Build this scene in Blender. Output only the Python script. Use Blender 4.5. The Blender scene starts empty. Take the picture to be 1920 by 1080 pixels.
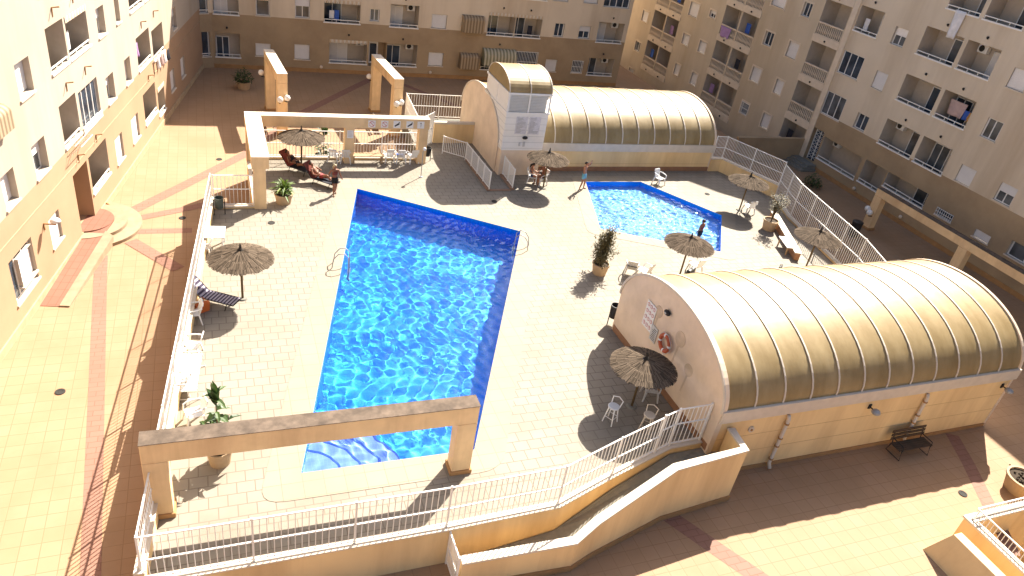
import bpy, bmesh, math, random
from mathutils import Vector, Matrix
random.seed(7)
scene = bpy.context.scene
C = scene.collection
R_ = math.radians
PI = math.pi
# ------------------------------------------------------------------ camera model (metres; camera 18 m above the courtyard)
F_PX, PITCH, ROLL, YAW, CAM_H = 1375.87, R_(31.115), R_(-10.057), R_(25.207), 18.0
_f = Vector((math.sin(YAW)*math.cos(PITCH), math.cos(YAW)*math.cos(PITCH), -math.sin(PITCH)))
_r = Vector((math.cos(YAW), -math.sin(YAW), 0))
_d = _f.cross(_r)
_c, _s = math.cos(ROLL), math.sin(ROLL)
CX = _c*_r + _s*_d
CY = -_s*_r + _c*_d
CAM = Vector((0, 0, CAM_H))
def ray(px, py): return CX*((px-960)/F_PX) + CY*((py-540)/F_PX) + _f
def G(px, py, z=0.0):
    d = ray(px, py); t = (z-CAM_H)/d.z
    return Vector((d.x*t, d.y*t, z))
DK = 1.27                                           # pool deck level
def D_(px, py): return G(px, py, DK)
# ------------------------------------------------------------------ object helpers
def tag(o, label=None, cat=None, group=None, kind=None):
    if label: o['label'] = label
    if cat: o['category'] = cat
    if group: o['group'] = group
    if kind: o['kind'] = kind
    return o
def thing(name, label, cat, loc=(0, 0, 0), rz=0.0, group=None):
    o = bpy.data.objects.new(name, None); C.objects.link(o)
    o.empty_display_size = .2
    o.location = loc; o.rotation_euler = (0, 0, rz)
    return tag(o, label, cat, group)
def dup(root, loc=None, rz=None, label=None, group=None, parent=None):
    c = root.copy(); C.objects.link(c)
    if parent is not None: c.parent = parent
    if loc is not None: c.location = loc
    if rz is not None: c.rotation_euler = (0, 0, rz)
    if label: c['label'] = label
    if group: c['group'] = group
    for ch in [k for k in bpy.data.objects if k.parent == root]:
        dup(ch, parent=c)
    return c
class MB:
    def __init__(s): s.v = []; s.f = []; s.m = []
    def face(s, pts, m=0):
        n = len(s.v); s.v += [tuple(p) for p in pts]; s.f.append(tuple(range(n, n+len(pts)))); s.m.append(m); return s
    def hexa(s, b, t, m=0):                         # bottom quad, top quad (ccw from above)
        n = len(s.v); s.v += [tuple(p) for p in b] + [tuple(p) for p in t]
        for q in ((3, 2, 1, 0), (4, 5, 6, 7), (0, 1, 5, 4), (1, 2, 6, 5), (2, 3, 7, 6), (3, 0, 4, 7)):
            s.f.append(tuple(n+i for i in q)); s.m.append(m)
        return s
    def box(s, x0, y0, z0, x1, y1, z1, m=0):
        if x1 < x0: x0, x1 = x1, x0
        if y1 < y0: y0, y1 = y1, y0
        if z1 < z0: z0, z1 = z1, z0
        q = ((x0, y0), (x1, y0), (x1, y1), (x0, y1))
        return s.hexa([(x, y, z0) for x, y in q], [(x, y, z1) for x, y in q], m)
    def obox(s, cx, cy, cz, sx, sy, sz, rz=0, m=0):
        c, n = math.cos(rz), math.sin(rz)
        q = [(cx+c*a-n*b, cy+n*a+c*b) for a, b in ((-sx/2, -sy/2), (sx/2, -sy/2), (sx/2, sy/2), (-sx/2, sy/2))]
        return s.hexa([(x, y, cz-sz/2) for x, y in q], [(x, y, cz+sz/2) for x, y in q], m)
    def bar(s, p, q, w, h, m=0):                    # rectangular bar from p to q
        p, q = Vector(p), Vector(q); d = q-p
        if d.length < 1e-6: return s
        d.normalize()
        up = Vector((0, 0, 1)) if abs(d.z) < .95 else Vector((0, 1, 0))
        a = d.cross(up).normalized(); b = a.cross(d)
        o = [(-w/2, -h/2), (w/2, -h/2), (w/2, h/2), (-w/2, h/2)]
        return s.hexa([p+a*x+b*y for x, y in o], [q+a*x+b*y for x, y in o], m)
    def prism(s, poly, z0, z1, m=0, mt=None):
        a = sum(poly[i][0]*poly[(i+1) % len(poly)][1]-poly[(i+1) % len(poly)][0]*poly[i][1] for i in range(len(poly)))
        if a < 0: poly = list(reversed(poly))
        n = len(s.v); k = len(poly)
        z0 = z0 if hasattr(z0, '__len__') else [z0]*k
        z1 = z1 if hasattr(z1, '__len__') else [z1]*k
        s.v += [(p[0], p[1], z) for p, z in zip(poly, z0)] + [(p[0], p[1], z) for p, z in zip(poly, z1)]
        s.f.append(tuple(n+i for i in reversed(range(k)))); s.m.append(m)
        s.f.append(tuple(n+k+i for i in range(k))); s.m.append(m if mt is None else mt)
        for i in range(k):
            j = (i+1) % k; s.f.append((n+i, n+j, n+k+j, n+k+i)); s.m.append(m)
        return s
    def tube(s, pts, r, n=8, m=0, caps=True):
        pts = [Vector(p) for p in pts]; k = len(pts); base = len(s.v)
        rr = r if hasattr(r, '__len__') else [r]*k
        ref = None
        for i, p in enumerate(pts):
            d = (pts[min(i+1, k-1)]-pts[max(i-1, 0)]).normalized()
            if ref is None:
                ref = d.cross(Vector((0, 0, 1)) if abs(d.z) < .9 else Vector((1, 0, 0))).normalized()
            ref = (ref - d*ref.dot(d)).normalized(); b = d.cross(ref)
            for j in range(n):
                a = 2*PI*j/n; s.v.append(tuple(p + (ref*math.cos(a)+b*math.sin(a))*rr[i]))
        for i in range(k-1):
            for j in range(n):
                a = base+i*n+j; b = base+i*n+(j+1) % n
                s.f.append((a, b, b+n, a+n)); s.m.append(m)
        if caps:
            s.f.append(tuple(base+j for j in reversed(range(n)))); s.m.append(m)
            s.f.append(tuple(base+(k-1)*n+j for j in range(n))); s.m.append(m)
        return s
    def lathe(s, prof, cx=0, cy=0, n=24, m=0, a0=0, a1=2*PI, cz=0):
        full = abs(a1-a0-2*PI) < 1e-6; cols = n if full else n+1; base = len(s.v); k = len(prof)
        for i in range(cols):
            a = a0+(a1-a0)*i/n
            for r, z in prof: s.v.append((cx+r*math.cos(a), cy+r*math.sin(a), cz+z))
        for i in range(n):
            i2 = (i+1) % cols
            for j in range(k-1):
                s.f.append((base+i*k+j, base+i2*k+j, base+i2*k+j+1, base+i*k+j+1)); s.m.append(m)
        return s
    def sphere(s, c, r, n=12, k=8, m=0, sx=1, sy=1, sz=1):
        base = len(s.v)
        s.v.append((c[0], c[1], c[2]-r*sz))
        for j in range(1, k):
            t = -PI/2+PI*j/k
            for i in range(n):
                a = 2*PI*i/n; s.v.append((c[0]+r*sx*math.cos(t)*math.cos(a), c[1]+r*sy*math.cos(t)*math.sin(a), c[2]+r*sz*math.sin(t)))
        s.v.append((c[0], c[1], c[2]+r*sz)); top = len(s.v)-1
        for i in range(n):
            s.f.append((base, base+1+(i+1) % n, base+1+i)); s.m.append(m)
            o = base+1+(k-2)*n; s.f.append((o+i, o+(i+1) % n, top)); s.m.append(m)
        for j in range(k-2):
            for i in range(n):
                o = base+1+j*n; s.f.append((o+i, o+(i+1) % n, o+n+(i+1) % n, o+n+i)); s.m.append(m)
        return s
    def build(s, name, mats, parent=None, smooth=False, loc=None):
        me = bpy.data.meshes.new(name); me.from_pydata(s.v, [], s.f)
        for mt in (mats if isinstance(mats, (list, tuple)) else [mats]): me.materials.append(mt)
        me.polygons.foreach_set('material_index', s.m)
        if smooth: me.polygons.foreach_set('use_smooth', [True]*len(me.polygons))
        me.update()
        o = bpy.data.objects.new(name, me); C.objects.link(o)
        if parent is not None: o.parent = parent
        if loc is not None: o.location = loc
        return o
def flat_holes(outer, holes, z):
    """flat polygon with holes, triangulated -> (verts, faces)"""
    bm = bmesh.new(); es = []
    for loop in [outer]+holes:
        vs = [bm.verts.new((p[0], p[1], z)) for p in loop]
        es += [bm.edges.new((vs[i], vs[(i+1) % len(vs)])) for i in range(len(vs))]
    bmesh.ops.triangle_fill(bm, use_beauty=True, use_dissolve=False, edges=es)
    for f in bm.faces:
        if f.normal.z < 0: f.normal_flip()
    bm.verts.index_update()
    v = [tuple(q.co) for q in bm.verts]; f = [tuple(q.index for q in p.verts) for p in bm.faces]
    bm.free(); return v, f
# ------------------------------------------------------------------ materials
class NT:
    def __init__(s, mat): s.t = mat.node_tree; s.n = s.t.nodes; s.l = s.t.links
    def add(s, kind, **kw):
        n = s.n.new(kind)
        for k, v in kw.items(): setattr(n, k, v)
        return n
    def link(s, a, b): s.l.new(a, b)
def rgb(c): return (c[0], c[1], c[2], 1.0)
def mat(name, col, rough=.8, metal=0.0, var=.12, scale=3.0, spec=.3, stain=None, stain_scale=.6, stain_amt=.5, streak=False, bump=0.0, bump_scale=40, obj=True):
    m = bpy.data.materials.new(name); m.use_nodes = True
    t = NT(m); b = t.n['Principled BSDF']
    b.inputs['Roughness'].default_value = rough; b.inputs['Metallic'].default_value = metal
    b.inputs['Specular IOR Level'].default_value = spec
    tc = t.add('ShaderNodeTexCoord'); src = tc.outputs['Object']
    nz = t.add('ShaderNodeTexNoise'); nz.inputs['Scale'].default_value = scale; nz.inputs['Detail'].default_value = 5
    t.link(src, nz.inputs['Vector'])
    cr = t.add('ShaderNodeValToRGB')
    lo = [max(0, c*(1-var)) for c in col]; hi = [min(1, c*(1+var)) for c in col]
    cr.color_ramp.elements[0].position = .3; cr.color_ramp.elements[1].position = .7
    cr.color_ramp.elements[0].color = rgb(lo); cr.color_ramp.elements[1].color = rgb(hi)
    t.link(nz.outputs['Fac'], cr.inputs['Fac']); out = cr.outputs['Color']
    if stain:
        mp = t.add('ShaderNodeMapping'); t.link(src, mp.inputs['Vector'])
        mp.inputs['Scale'].default_value = (1, 1, .12) if streak else (1, 1, 1)
        n2 = t.add('ShaderNodeTexNoise'); n2.inputs['Scale'].default_value = stain_scale; n2.inputs['Detail'].default_value = 6; n2.inputs['Roughness'].default_value = .65
        t.link(mp.outputs['Vector'], n2.inputs['Vector'])
        r2 = t.add('ShaderNodeValToRGB'); r2.color_ramp.elements[0].position = .43; r2.color_ramp.elements[1].position = .68
        r2.color_ramp.elements[1].color = (stain_amt,)*3+(1,)
        t.link(n2.outputs['Fac'], r2.inputs['Fac'])
        mx = t.add('ShaderNodeMix', data_type='RGBA'); t.link(r2.outputs['Color'], mx.inputs['Factor'])
        t.link(out, mx.inputs['A']); mx.inputs['B'].default_value = rgb(stain); out = mx.outputs['Result']
    t.link(out, b.inputs['Base Color'])
    if bump:
        nb = t.add('ShaderNodeTexNoise'); nb.inputs['Scale'].default_value = bump_scale; nb.inputs['Detail'].default_value = 3
        t.link(src, nb.inputs['Vector'])
        bp = t.add('ShaderNodeBump'); bp.inputs['Strength'].default_value = bump; bp.inputs['Distance'].default_value = .01
        t.link(nb.outputs['Fac'], bp.inputs['Height']); t.link(bp.outputs['Normal'], b.inputs['Normal'])
    return m
def tile_mat(name, c1, c2, mortar, w, h, offset=0.0, msize=.02, stain=None, stain_amt=.4, rough=.75, stain_scale=.35, rot=0.0):
    m = bpy.data.materials.new(name); m.use_nodes = True
    t = NT(m); b = t.n['Principled BSDF']; b.inputs['Roughness'].default_value = rough; b.inputs['Specular IOR Level'].default_value = .25
    tc = t.add('ShaderNodeTexCoord'); mp = t.add('ShaderNodeMapping'); mp.inputs['Rotation'].default_value = (0, 0, rot)
    t.link(tc.outputs['Object'], mp.inputs['Vector'])
    bk = t.add('ShaderNodeTexBrick', offset=offset, offset_frequency=2)
    bk.inputs['Scale'].default_value = 1.0; bk.inputs['Brick Width'].default_value = w; bk.inputs['Row Height'].default_value = h
    bk.inputs['Mortar Size'].default_value = msize; bk.inputs['Mortar Smooth'].default_value = .3; bk.inputs['Bias'].default_value = 0
    bk.inputs['Color1'].default_value = rgb(c1); bk.inputs['Color2'].default_value = rgb(c2); bk.inputs['Mortar'].default_value = rgb(mortar)
    t.link(mp.outputs['Vector'], bk.inputs['Vector']); out = bk.outputs['Color']
    n2 = t.add('ShaderNodeTexNoise'); n2.inputs['Scale'].default_value = stain_scale; n2.inputs['Detail'].default_value = 7; n2.inputs['Roughness'].default_value = .62
    t.link(tc.outputs['Object'], n2.inputs['Vector'])
    r2 = t.add('ShaderNodeValToRGB'); r2.color_ramp.elements[0].position = .43; r2.color_ramp.elements[1].position = .66
    r2.color_ramp.elements[1].color = (stain_amt,)*3+(1,)
    t.link(n2.outputs['Fac'], r2.inputs['Fac'])
    mx = t.add('ShaderNodeMix', data_type='RGBA'); t.link(r2.outputs['Color'], mx.inputs['Factor']); t.link(out, mx.inputs['A'])
    mx.inputs['B'].default_value = rgb(stain or [c*.8 for c in c1]); t.link(mx.outputs['Result'], b.inputs['Base Color'])
    bp = t.add('ShaderNodeBump'); bp.inputs['Strength'].default_value = .25; bp.inputs['Distance'].default_value = .01; bp.invert = True
    t.link(bk.outputs['Fac'], bp.inputs['Height']); t.link(bp.outputs['Normal'], b.inputs['Normal'])
    return m
def stripe_mat(name, c1, c2, period, axis=0, rough=.8):
    m = bpy.data.materials.new(name); m.use_nodes = True
    t = NT(m); b = t.n['Principled BSDF']; b.inputs['Roughness'].default_value = rough
    tc = t.add('ShaderNodeTexCoord'); sp = t.add('ShaderNodeSeparateXYZ'); t.link(tc.outputs['Object'], sp.inputs[0])
    a = t.add('ShaderNodeMath', operation='DIVIDE'); t.link(sp.outputs[axis], a.inputs[0]); a.inputs[1].default_value = period
    f = t.add('ShaderNodeMath', operation='FRACT'); t.link(a.outputs[0], f.inputs[0])
    g = t.add('ShaderNodeMath', operation='GREATER_THAN'); t.link(f.outputs[0], g.inputs[0]); g.inputs[1].default_value = .5
    mx = t.add('ShaderNodeMix', data_type='RGBA'); t.link(g.outputs[0], mx.inputs['Factor'])
    mx.inputs['A'].default_value = rgb(c1); mx.inputs['B'].default_value = rgb(c2)
    t.link(mx.outputs['Result'], b.inputs['Base Color'])
    return m
def glass_mat(name, col=(.02, .03, .045), rough=.12):
    m = bpy.data.materials.new(name); m.use_nodes = True
    b = m.node_tree.nodes['Principled BSDF']; t = NT(m)
    b.inputs['Roughness'].default_value = rough; b.inputs['Specular IOR Level'].default_value = .5
    tc = t.add('ShaderNodeTexCoord'); nz = t.add('ShaderNodeTexNoise'); nz.inputs['Scale'].default_value = .9; nz.inputs['Detail'].default_value = 2
    t.link(tc.outputs['Object'], nz.inputs['Vector'])
    cr = t.add('ShaderNodeValToRGB'); cr.color_ramp.elements[0].position = .35; cr.color_ramp.elements[1].position = .7
    cr.color_ramp.elements[0].color = rgb(col); cr.color_ramp.elements[1].color = rgb([c*2.6+.02 for c in col])
    t.link(nz.outputs['Fac'], cr.inputs['Fac']); t.link(cr.outputs['Color'], b.inputs['Base Color'])
    return m
M = {}
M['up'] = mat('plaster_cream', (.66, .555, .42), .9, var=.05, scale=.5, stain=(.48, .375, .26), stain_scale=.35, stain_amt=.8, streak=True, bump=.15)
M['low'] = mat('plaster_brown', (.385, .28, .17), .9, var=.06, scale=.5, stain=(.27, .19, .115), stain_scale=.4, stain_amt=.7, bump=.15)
M['uplit'] = mat('plaster_cream_sunlit', (.44, .38, .305), .9, var=.05, scale=.5, stain=(.35, .28, .2), stain_scale=.35, stain_amt=.5, streak=True, bump=.15)  # sunlit copy of the cream plaster, direct sun put into its tone
M['lowlit'] = mat('plaster_brown_sunlit', (.40, .265, .165), .9, var=.05, scale=.5, stain=(.33, .21, .125), stain_scale=.35, stain_amt=.5, bump=.15)  # brown plaster again as the sun shows it, light worked into the colour
M['tan'] = mat('plaster_tan', (.56, .465, .34), .9, var=.07, scale=.5, stain=(.42, .32, .2), stain_scale=.3, stain_amt=.6, streak=True, bump=.15)
M['slab'] = mat('slab_cream', (.66, .55, .42), .85, var=.06)
M['recess'] = mat('recess_plaster', (.45, .385, .315), .9, var=.06)
M['white'] = mat('white_paint', (.78, .76, .72), .45, var=.03)
M['pvc'] = mat('white_pvc', (.72, .7, .67), .4, var=.03)
M['shut'] = mat('white_shutter', (.66, .63, .6), .5, var=.03)
M['glass'] = glass_mat('window_glass')
M['glassg'] = glass_mat('window_glass_grey', (.05, .055, .06))
M['dark'] = mat('dark_metal', (.03, .028, .026), .85, var=.1)
M['black'] = mat('black_plastic', (.02, .02, .022), .45, var=.1)
M['grey'] = mat('grey_metal', (.35, .35, .35), .5, metal=.3)
M['conc'] = mat('portal_concrete', (.74, .54, .31), .85, var=.07, scale=2.5, stain=(.46, .29, .16), stain_scale=.9, stain_amt=.6, streak=True, bump=.2)
M['conctop'] = mat('weathered_top', (.135, .10, .075), .95, var=.3, scale=3.5, stain=(.06, .045, .035), stain_scale=2.2, stain_amt=.75, bump=.3)
M['ground'] = tile_mat('courtyard_tiles', (.345, .222, .136), (.325, .207, .122), (.25, .155, .085), .5, .5, 0, .012, stain=(.28, .178, .1), stain_amt=.7)
M['deck'] = tile_mat('deck_tiles', (.275, .243, .2), (.256, .225, .182), (.165, .138, .106), .5, .42, .5, .018, stain=(.2, .168, .128), stain_amt=.6)
M['coping'] = tile_mat('coping_stone', (.29, .25, .195), (.272, .234, .18), (.21, .172, .122), .6, .6, 0, .012, stain=(.25, .205, .15), stain_amt=.5)
M['border'] = mat('deck_border', (.40, .26, .14), .85, var=.08, stain=(.3, .18, .09), stain_amt=.5)
M['pink'] = tile_mat('pink_paving', (.265, .142, .105), (.245, .13, .095), (.18, .09, .06), .5, .25, .5, .012, stain=(.22, .12, .085), stain_amt=.4)
M['red'] = tile_mat('red_ramp_tiles', (.262, .122, .085), (.245, .112, .076), (.18, .075, .045), .5, .3, 0, .012, stain=(.23, .1, .07), stain_amt=.4)
M['wall'] = mat('retaining_plaster', (.82, .6, .31), .85, var=.05, scale=.8, stain=(.52, .33, .16), stain_scale=.6, stain_amt=.6, streak=True, bump=.15)
M['plinth'] = mat('plinth_ochre', (.36, .2, .085), .85, var=.1)
M['cap'] = mat('cream_capping', (.62, .54, .44), .7, var=.06)
M['ramp'] = mat('ramp_grey', (.21, .2, .17), .9, var=.12, scale=6)
M['endwall'] = mat('end_wall_plaster', (.75, .6, .45), .85, var=.05, scale=1.2, stain=(.52, .4, .29), stain_scale=.8, stain_amt=.5)
M['vault'] = None
M['straw'] = mat('straw_thatch', (.24, .185, .125), .95, var=.45, scale=14, stain=(.12, .085, .055), stain_scale=5, stain_amt=.8, bump=.6, bump_scale=60)
M['pole'] = mat('wooden_pole', (.12, .08, .035), .8, var=.2)
M['plastic'] = mat('white_plastic', (.75, .74, .72), .35, var=.02)
M['plgrey'] = mat('grey_plastic', (.5, .49, .47), .4, var=.03)
M['terra'] = mat('cream_pot', (.44, .32, .2), .8, var=.08, stain=(.33, .22, .12), stain_amt=.5, stain_scale=2)
M['soil'] = mat('soil', (.05, .035, .022), .95, var=.3, scale=12)
M['skin'] = mat('tanned_skin', (.36, .165, .09), .55, var=.06)
M['bark'] = mat('bark', (.09, .06, .035), .9, var=.3)
M['wood'] = mat('bench_wood', (.075, .05, .032), .7, var=.2)
def leaf_mat(name, c1, c2):
    m = bpy.data.materials.new(name); m.use_nodes = True; t = NT(m); b = t.n['Principled BSDF']
    b.inputs['Roughness'].default_value = .5
    gi = t.add('ShaderNodeNewGeometry'); cr = t.add('ShaderNodeValToRGB')
    cr.color_ramp.elements[0].color = rgb(c1); cr.color_ramp.elements[1].color = rgb(c2)
    t.link(gi.outputs['Random Per Island'], cr.inputs['Fac']); t.link(cr.outputs['Color'], b.inputs['Base Color'])
    tr = t.add('ShaderNodeBsdfTranslucent'); t.link(cr.outputs['Color'], tr.inputs['Color'])
    mx = t.add('ShaderNodeMixShader'); mx.inputs[0].default_value = .25
    t.link(b.outputs[0], mx.inputs[1]); t.link(tr.outputs[0], mx.inputs[2]); t.link(mx.outputs[0], t.n['Material Output'].inputs[0])
    return m
M['leaf_dark'] = leaf_mat('leaf_dark', (.02, .045, .012), (.06, .11, .02))
M['leaf_olive'] = leaf_mat('leaf_olive', (.07, .065, .024), (.21, .17, .075))
M['leaf_lime'] = leaf_mat('leaf_lime', (.045, .1, .012), (.17, .24, .04))
def vault_mat():
    m = bpy.data.materials.new('vault_sheet'); m.use_nodes = True; t = NT(m); b = t.n['Principled BSDF']
    b.inputs['Roughness'].default_value = .36; b.inputs['Metallic'].default_value = .0; b.inputs['Specular IOR Level'].default_value = .35
    tc = t.add('ShaderNodeTexCoord'); mp = t.add('ShaderNodeMapping'); mp.inputs['Scale'].default_value = (1.0, .4, .4)
    t.link(tc.outputs['Object'], mp.inputs['Vector'])
    nz = t.add('ShaderNodeTexNoise'); nz.inputs['Scale'].default_value = 1.6; nz.inputs['Detail'].default_value = 6; nz.inputs['Roughness'].default_value = .6
    t.link(mp.outputs['Vector'], nz.inputs['Vector'])
    cr = t.add('ShaderNodeValToRGB'); cr.color_ramp.elements[0].position = .3; cr.color_ramp.elements[1].position = .72
    cr.color_ramp.elements[0].color = rgb((.24, .165, .068)); cr.color_ramp.elements[1].color = rgb((.355, .262, .13))
    t.link(nz.outputs['Fac'], cr.inputs['Fac']); t.link(cr.outputs['Color'], b.inputs['Base Color'])
    n2 = t.add('ShaderNodeTexNoise'); n2.inputs['Scale'].default_value = .8; n2.inputs['Detail'].default_value = 3; t.link(tc.outputs['Object'], n2.inputs['Vector'])
    mr = t.add('ShaderNodeMapRange'); mr.inputs['To Min'].default_value = .38; mr.inputs['To Max'].default_value = .58
    t.link(n2.outputs['Fac'], mr.inputs['Value']); t.link(mr.outputs['Result'], b.inputs['Roughness'])
    bp = t.add('ShaderNodeBump'); bp.inputs['Strength'].default_value = .25; bp.inputs['Distance'].default_value = .08
    t.link(n2.outputs['Fac'], bp.inputs['Height']); t.link(bp.outputs['Normal'], b.inputs['Normal'])
    return m
M['vault'] = vault_mat()
def pool_mat(name, c):
    return tile_mat(name, c, [x*.93 for x in c], [min(1, x*1.15+.01) for x in c], .12, .12, 0, .008, stain=[x*.85 for x in c], stain_amt=.5, rough=.4)
M['poolfloor'] = pool_mat('pool_mosaic_blue', (.0, .33, .86))
M['poolwall'] = pool_mat('pool_mosaic_deep', (.0, .25, .82))
M['kidfloor'] = pool_mat('pool_mosaic_pale', (.15, .42, .8))
M['stepfloor'] = pool_mat('pool_step_lavender', (.18, .3, .68))
M['stepedge'] = pool_mat('pool_step_edge', (.01, .07, .4))
# ------------------------------------------------------------------ light, camera
SUN_AZ, SUN_EL = R_(42.5), R_(42.5)                 # direction towards the sun, azimuth from +x
SDIR = Vector((math.cos(SUN_AZ)*math.cos(SUN_EL), math.sin(SUN_AZ)*math.cos(SUN_EL), math.sin(SUN_EL)))
w = bpy.data.worlds.new('World'); scene.world = w; w.use_nodes = True
wt = w.node_tree; bg = wt.nodes['Background']
sky = wt.nodes.new('ShaderNodeTexSky'); sky.sky_type = 'NISHITA'; sky.sun_disc = False
sky.sun_elevation = SUN_EL; sky.sun_rotation = R_(90)-SUN_AZ; sky.dust_density = 3.0; sky.air_density = .8; sky.ozone_density = 0
wt.links.new(sky.outputs[0], bg.inputs[0]); bg.inputs[1].default_value = .06
sl = bpy.data.lights.new('sun', 'SUN'); sl.energy = 4.7; sl.angle = R_(.5); sl.color = (1.0, .93, .81)
so = bpy.data.objects.new('sun', sl); C.objects.link(so); so.rotation_euler = SDIR.to_track_quat('Z', 'Y').to_euler(); so.location = (60, 60, 60)
cd = bpy.data.cameras.new('camera'); co = bpy.data.objects.new('camera', cd); C.objects.link(co); scene.camera = co
cd.sensor_width = 36; cd.lens = 36*F_PX/1920; cd.clip_end = 2000; cd.clip_start = .2
mtx = Matrix((CX, -CY, -_f)).transposed().to_4x4(); mtx.translation = CAM; co.matrix_world = mtx
vs = scene.view_settings; vs.view_transform = 'Standard'; vs.look = 'None'; vs.exposure = 1.85; vs.gamma = 1
cy = scene.cycles; cy.use_denoising = True; cy.max_bounces = 8; cy.diffuse_bounces = 5; cy.transmission_bounces = 6; cy.sample_clamp_indirect = 6
try: cy.denoiser = 'OPENIMAGEDENOISE'
except Exception: pass
# ------------------------------------------------------------------ pools, ground, deck
WL_ = DK-.13                                        # water level
pool = [D_(565, 887), D_(889, 843), D_(976, 434), D_(670, 354)]
pool = [Vector((p.x, p.y)) for p in pool]
kid = [Vector(D_(*p)[:2]) for p in ((1126, 429), (1351, 472), (1353, 404), (1201, 341), (1098, 341))]
def inset(poly, d):                                 # outward offset of a ccw polygon
    n = len(poly); out = []
    for i in range(n):
        a, b, c = poly[i-1], poly[i], poly[(i+1) % n]
        e1 = (b-a).normalized(); e2 = (c-b).normalized()
        n1 = Vector((e1.y, -e1.x)); n2 = Vector((e2.y, -e2.x)); k = (n1+n2).normalized()
        out.append(b+k*(d/max(.35, k.dot(n1))))
    return out
LWX0, LWY0, LWY1 = 39.2, 46.2, 77.0                 # sunken light well along the right building
SW = (22.95, 4.0, 30.0, 9.6)                        # stairwell opening x0,y0,x1,y1
gh = [list(reversed([(p.x, p.y) for p in inset(pool, .3)])), [(LWX0, LWY0), (42.5, LWY0), (42.5, LWY1), (LWX0, LWY1)],
      [(SW[0], SW[1]), (SW[2], SW[1]), (SW[2], SW[3]), (SW[0], SW[3])]]
v, f = flat_holes([(-300, -300), (300, -300), (300, 300), (-300, 300)], gh, 0.0)
b = MB(); b.v = v; b.f = f; b.m = [0]*len(f)
tag(b.build('ground', M['ground']), kind='structure')
b = MB().face([(LWX0, LWY0, -2.6), (42.5, LWY0, -2.6), (42.5, LWY1, -2.6), (LWX0, LWY1, -2.6)])
b.face([(LWX0, LWY0, -2.6), (LWX0, LWY1, -2.6), (LWX0, LWY1, 0), (LWX0, LWY0, 0)])
tag(b.build('sunken_path', M['ground']), kind='structure')
FL0, FL1 = Vector((-2.25, 13.05)), Vector((-.28, 33.45))      # left fence line
deck_outer = [(-2.37, 12.93), (5.4, 12.88), (8.9, 12.95), (11.15, 13.72), (13.7, 14.5), (15.04, 14.55), (15.04, 21.6), (29.5, 21.6), (30.5, 24.0),
              (31.75, 30.6), (32.85, 33.5), (31.3, 37.75), (30.3, 37.75), (15.2, 37.75), (15.2, 42.0), (11.3, 42.0), (11.3, 39.35), (1.55, 39.35), (1.55, 33.45), (-.40, 33.45)]
cop_o = inset(pool, 1.0); kcop = inset(kid, .8)
def arc_round(poly, r, n=5):
    out = []
    k = len(poly)
    for i in range(k):
        a, b_, c = Vector(poly[i-1]), Vector(poly[i]), Vector(poly[(i+1) % k])
        e1 = (a-b_).normalized(); e2 = (c-b_).normalized()
        p0 = b_+e1*r; p1 = b_+e2*r
        for j in range(n+1):
            t = j/n; out.append((1-t)**2*p0+2*t*(1-t)*b_+t*t*p1)
    return out
cop_o = arc_round(cop_o, .75); kcop = arc_round(kcop, .5)
v, f = flat_holes(deck_outer, [list(reversed([(p.x, p.y) for p in cop_o])), list(reversed([(p.x, p.y) for p in kcop]))], DK)
b = MB(); b.v = v; b.f = f; b.m = [0]*len(f)
tag(b.build('pool_deck', M['deck']), kind='structure')
def coping(inner, outer, name):
    v, f = flat_holes([(p.x, p.y) for p in outer], [list(reversed([(p.x, p.y) for p in inner]))], DK+.012)
    b = MB(); b.v = v; b.f = f; b.m = [0]*len(f)
    for lp, zz in ((outer, DK-.02),):
        for i in range(len(lp)):
            p, q = lp[i], lp[(i+1) % len(lp)]; b.face([(p.x, p.y, zz), (q.x, q.y, zz), (q.x, q.y, DK+.012), (p.x, p.y, DK+.012)])
    return tag(b.build(name, M['coping']), kind='structure')
coping(pool, cop_o, 'pool_coping'); coping(kid, kcop, 'pool_coping')
def basin(poly, depth, name, fm, wm):
    b = MB(); zb = WL_-depth; n = len(poly)
    b.face([(p.x, p.y, zb) for p in poly], 0)
    for i in range(n):
        p, q = poly[i], poly[(i+1) % n]
        b.face([(q.x, q.y, zb), (p.x, p.y, zb), (p.x, p.y, DK+.012), (q.x, q.y, DK+.012)], 1)
    o = tag(b.build(name, [fm, wm]), kind='structure'); o.cycles.is_caustics_receiver = True
    return o
basin(pool, 1.7, 'pool_basin', M['poolfloor'], M['poolwall']); basin(kid, .55, 'pool_basin', M['kidfloor'], M['poolwall'])
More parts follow.
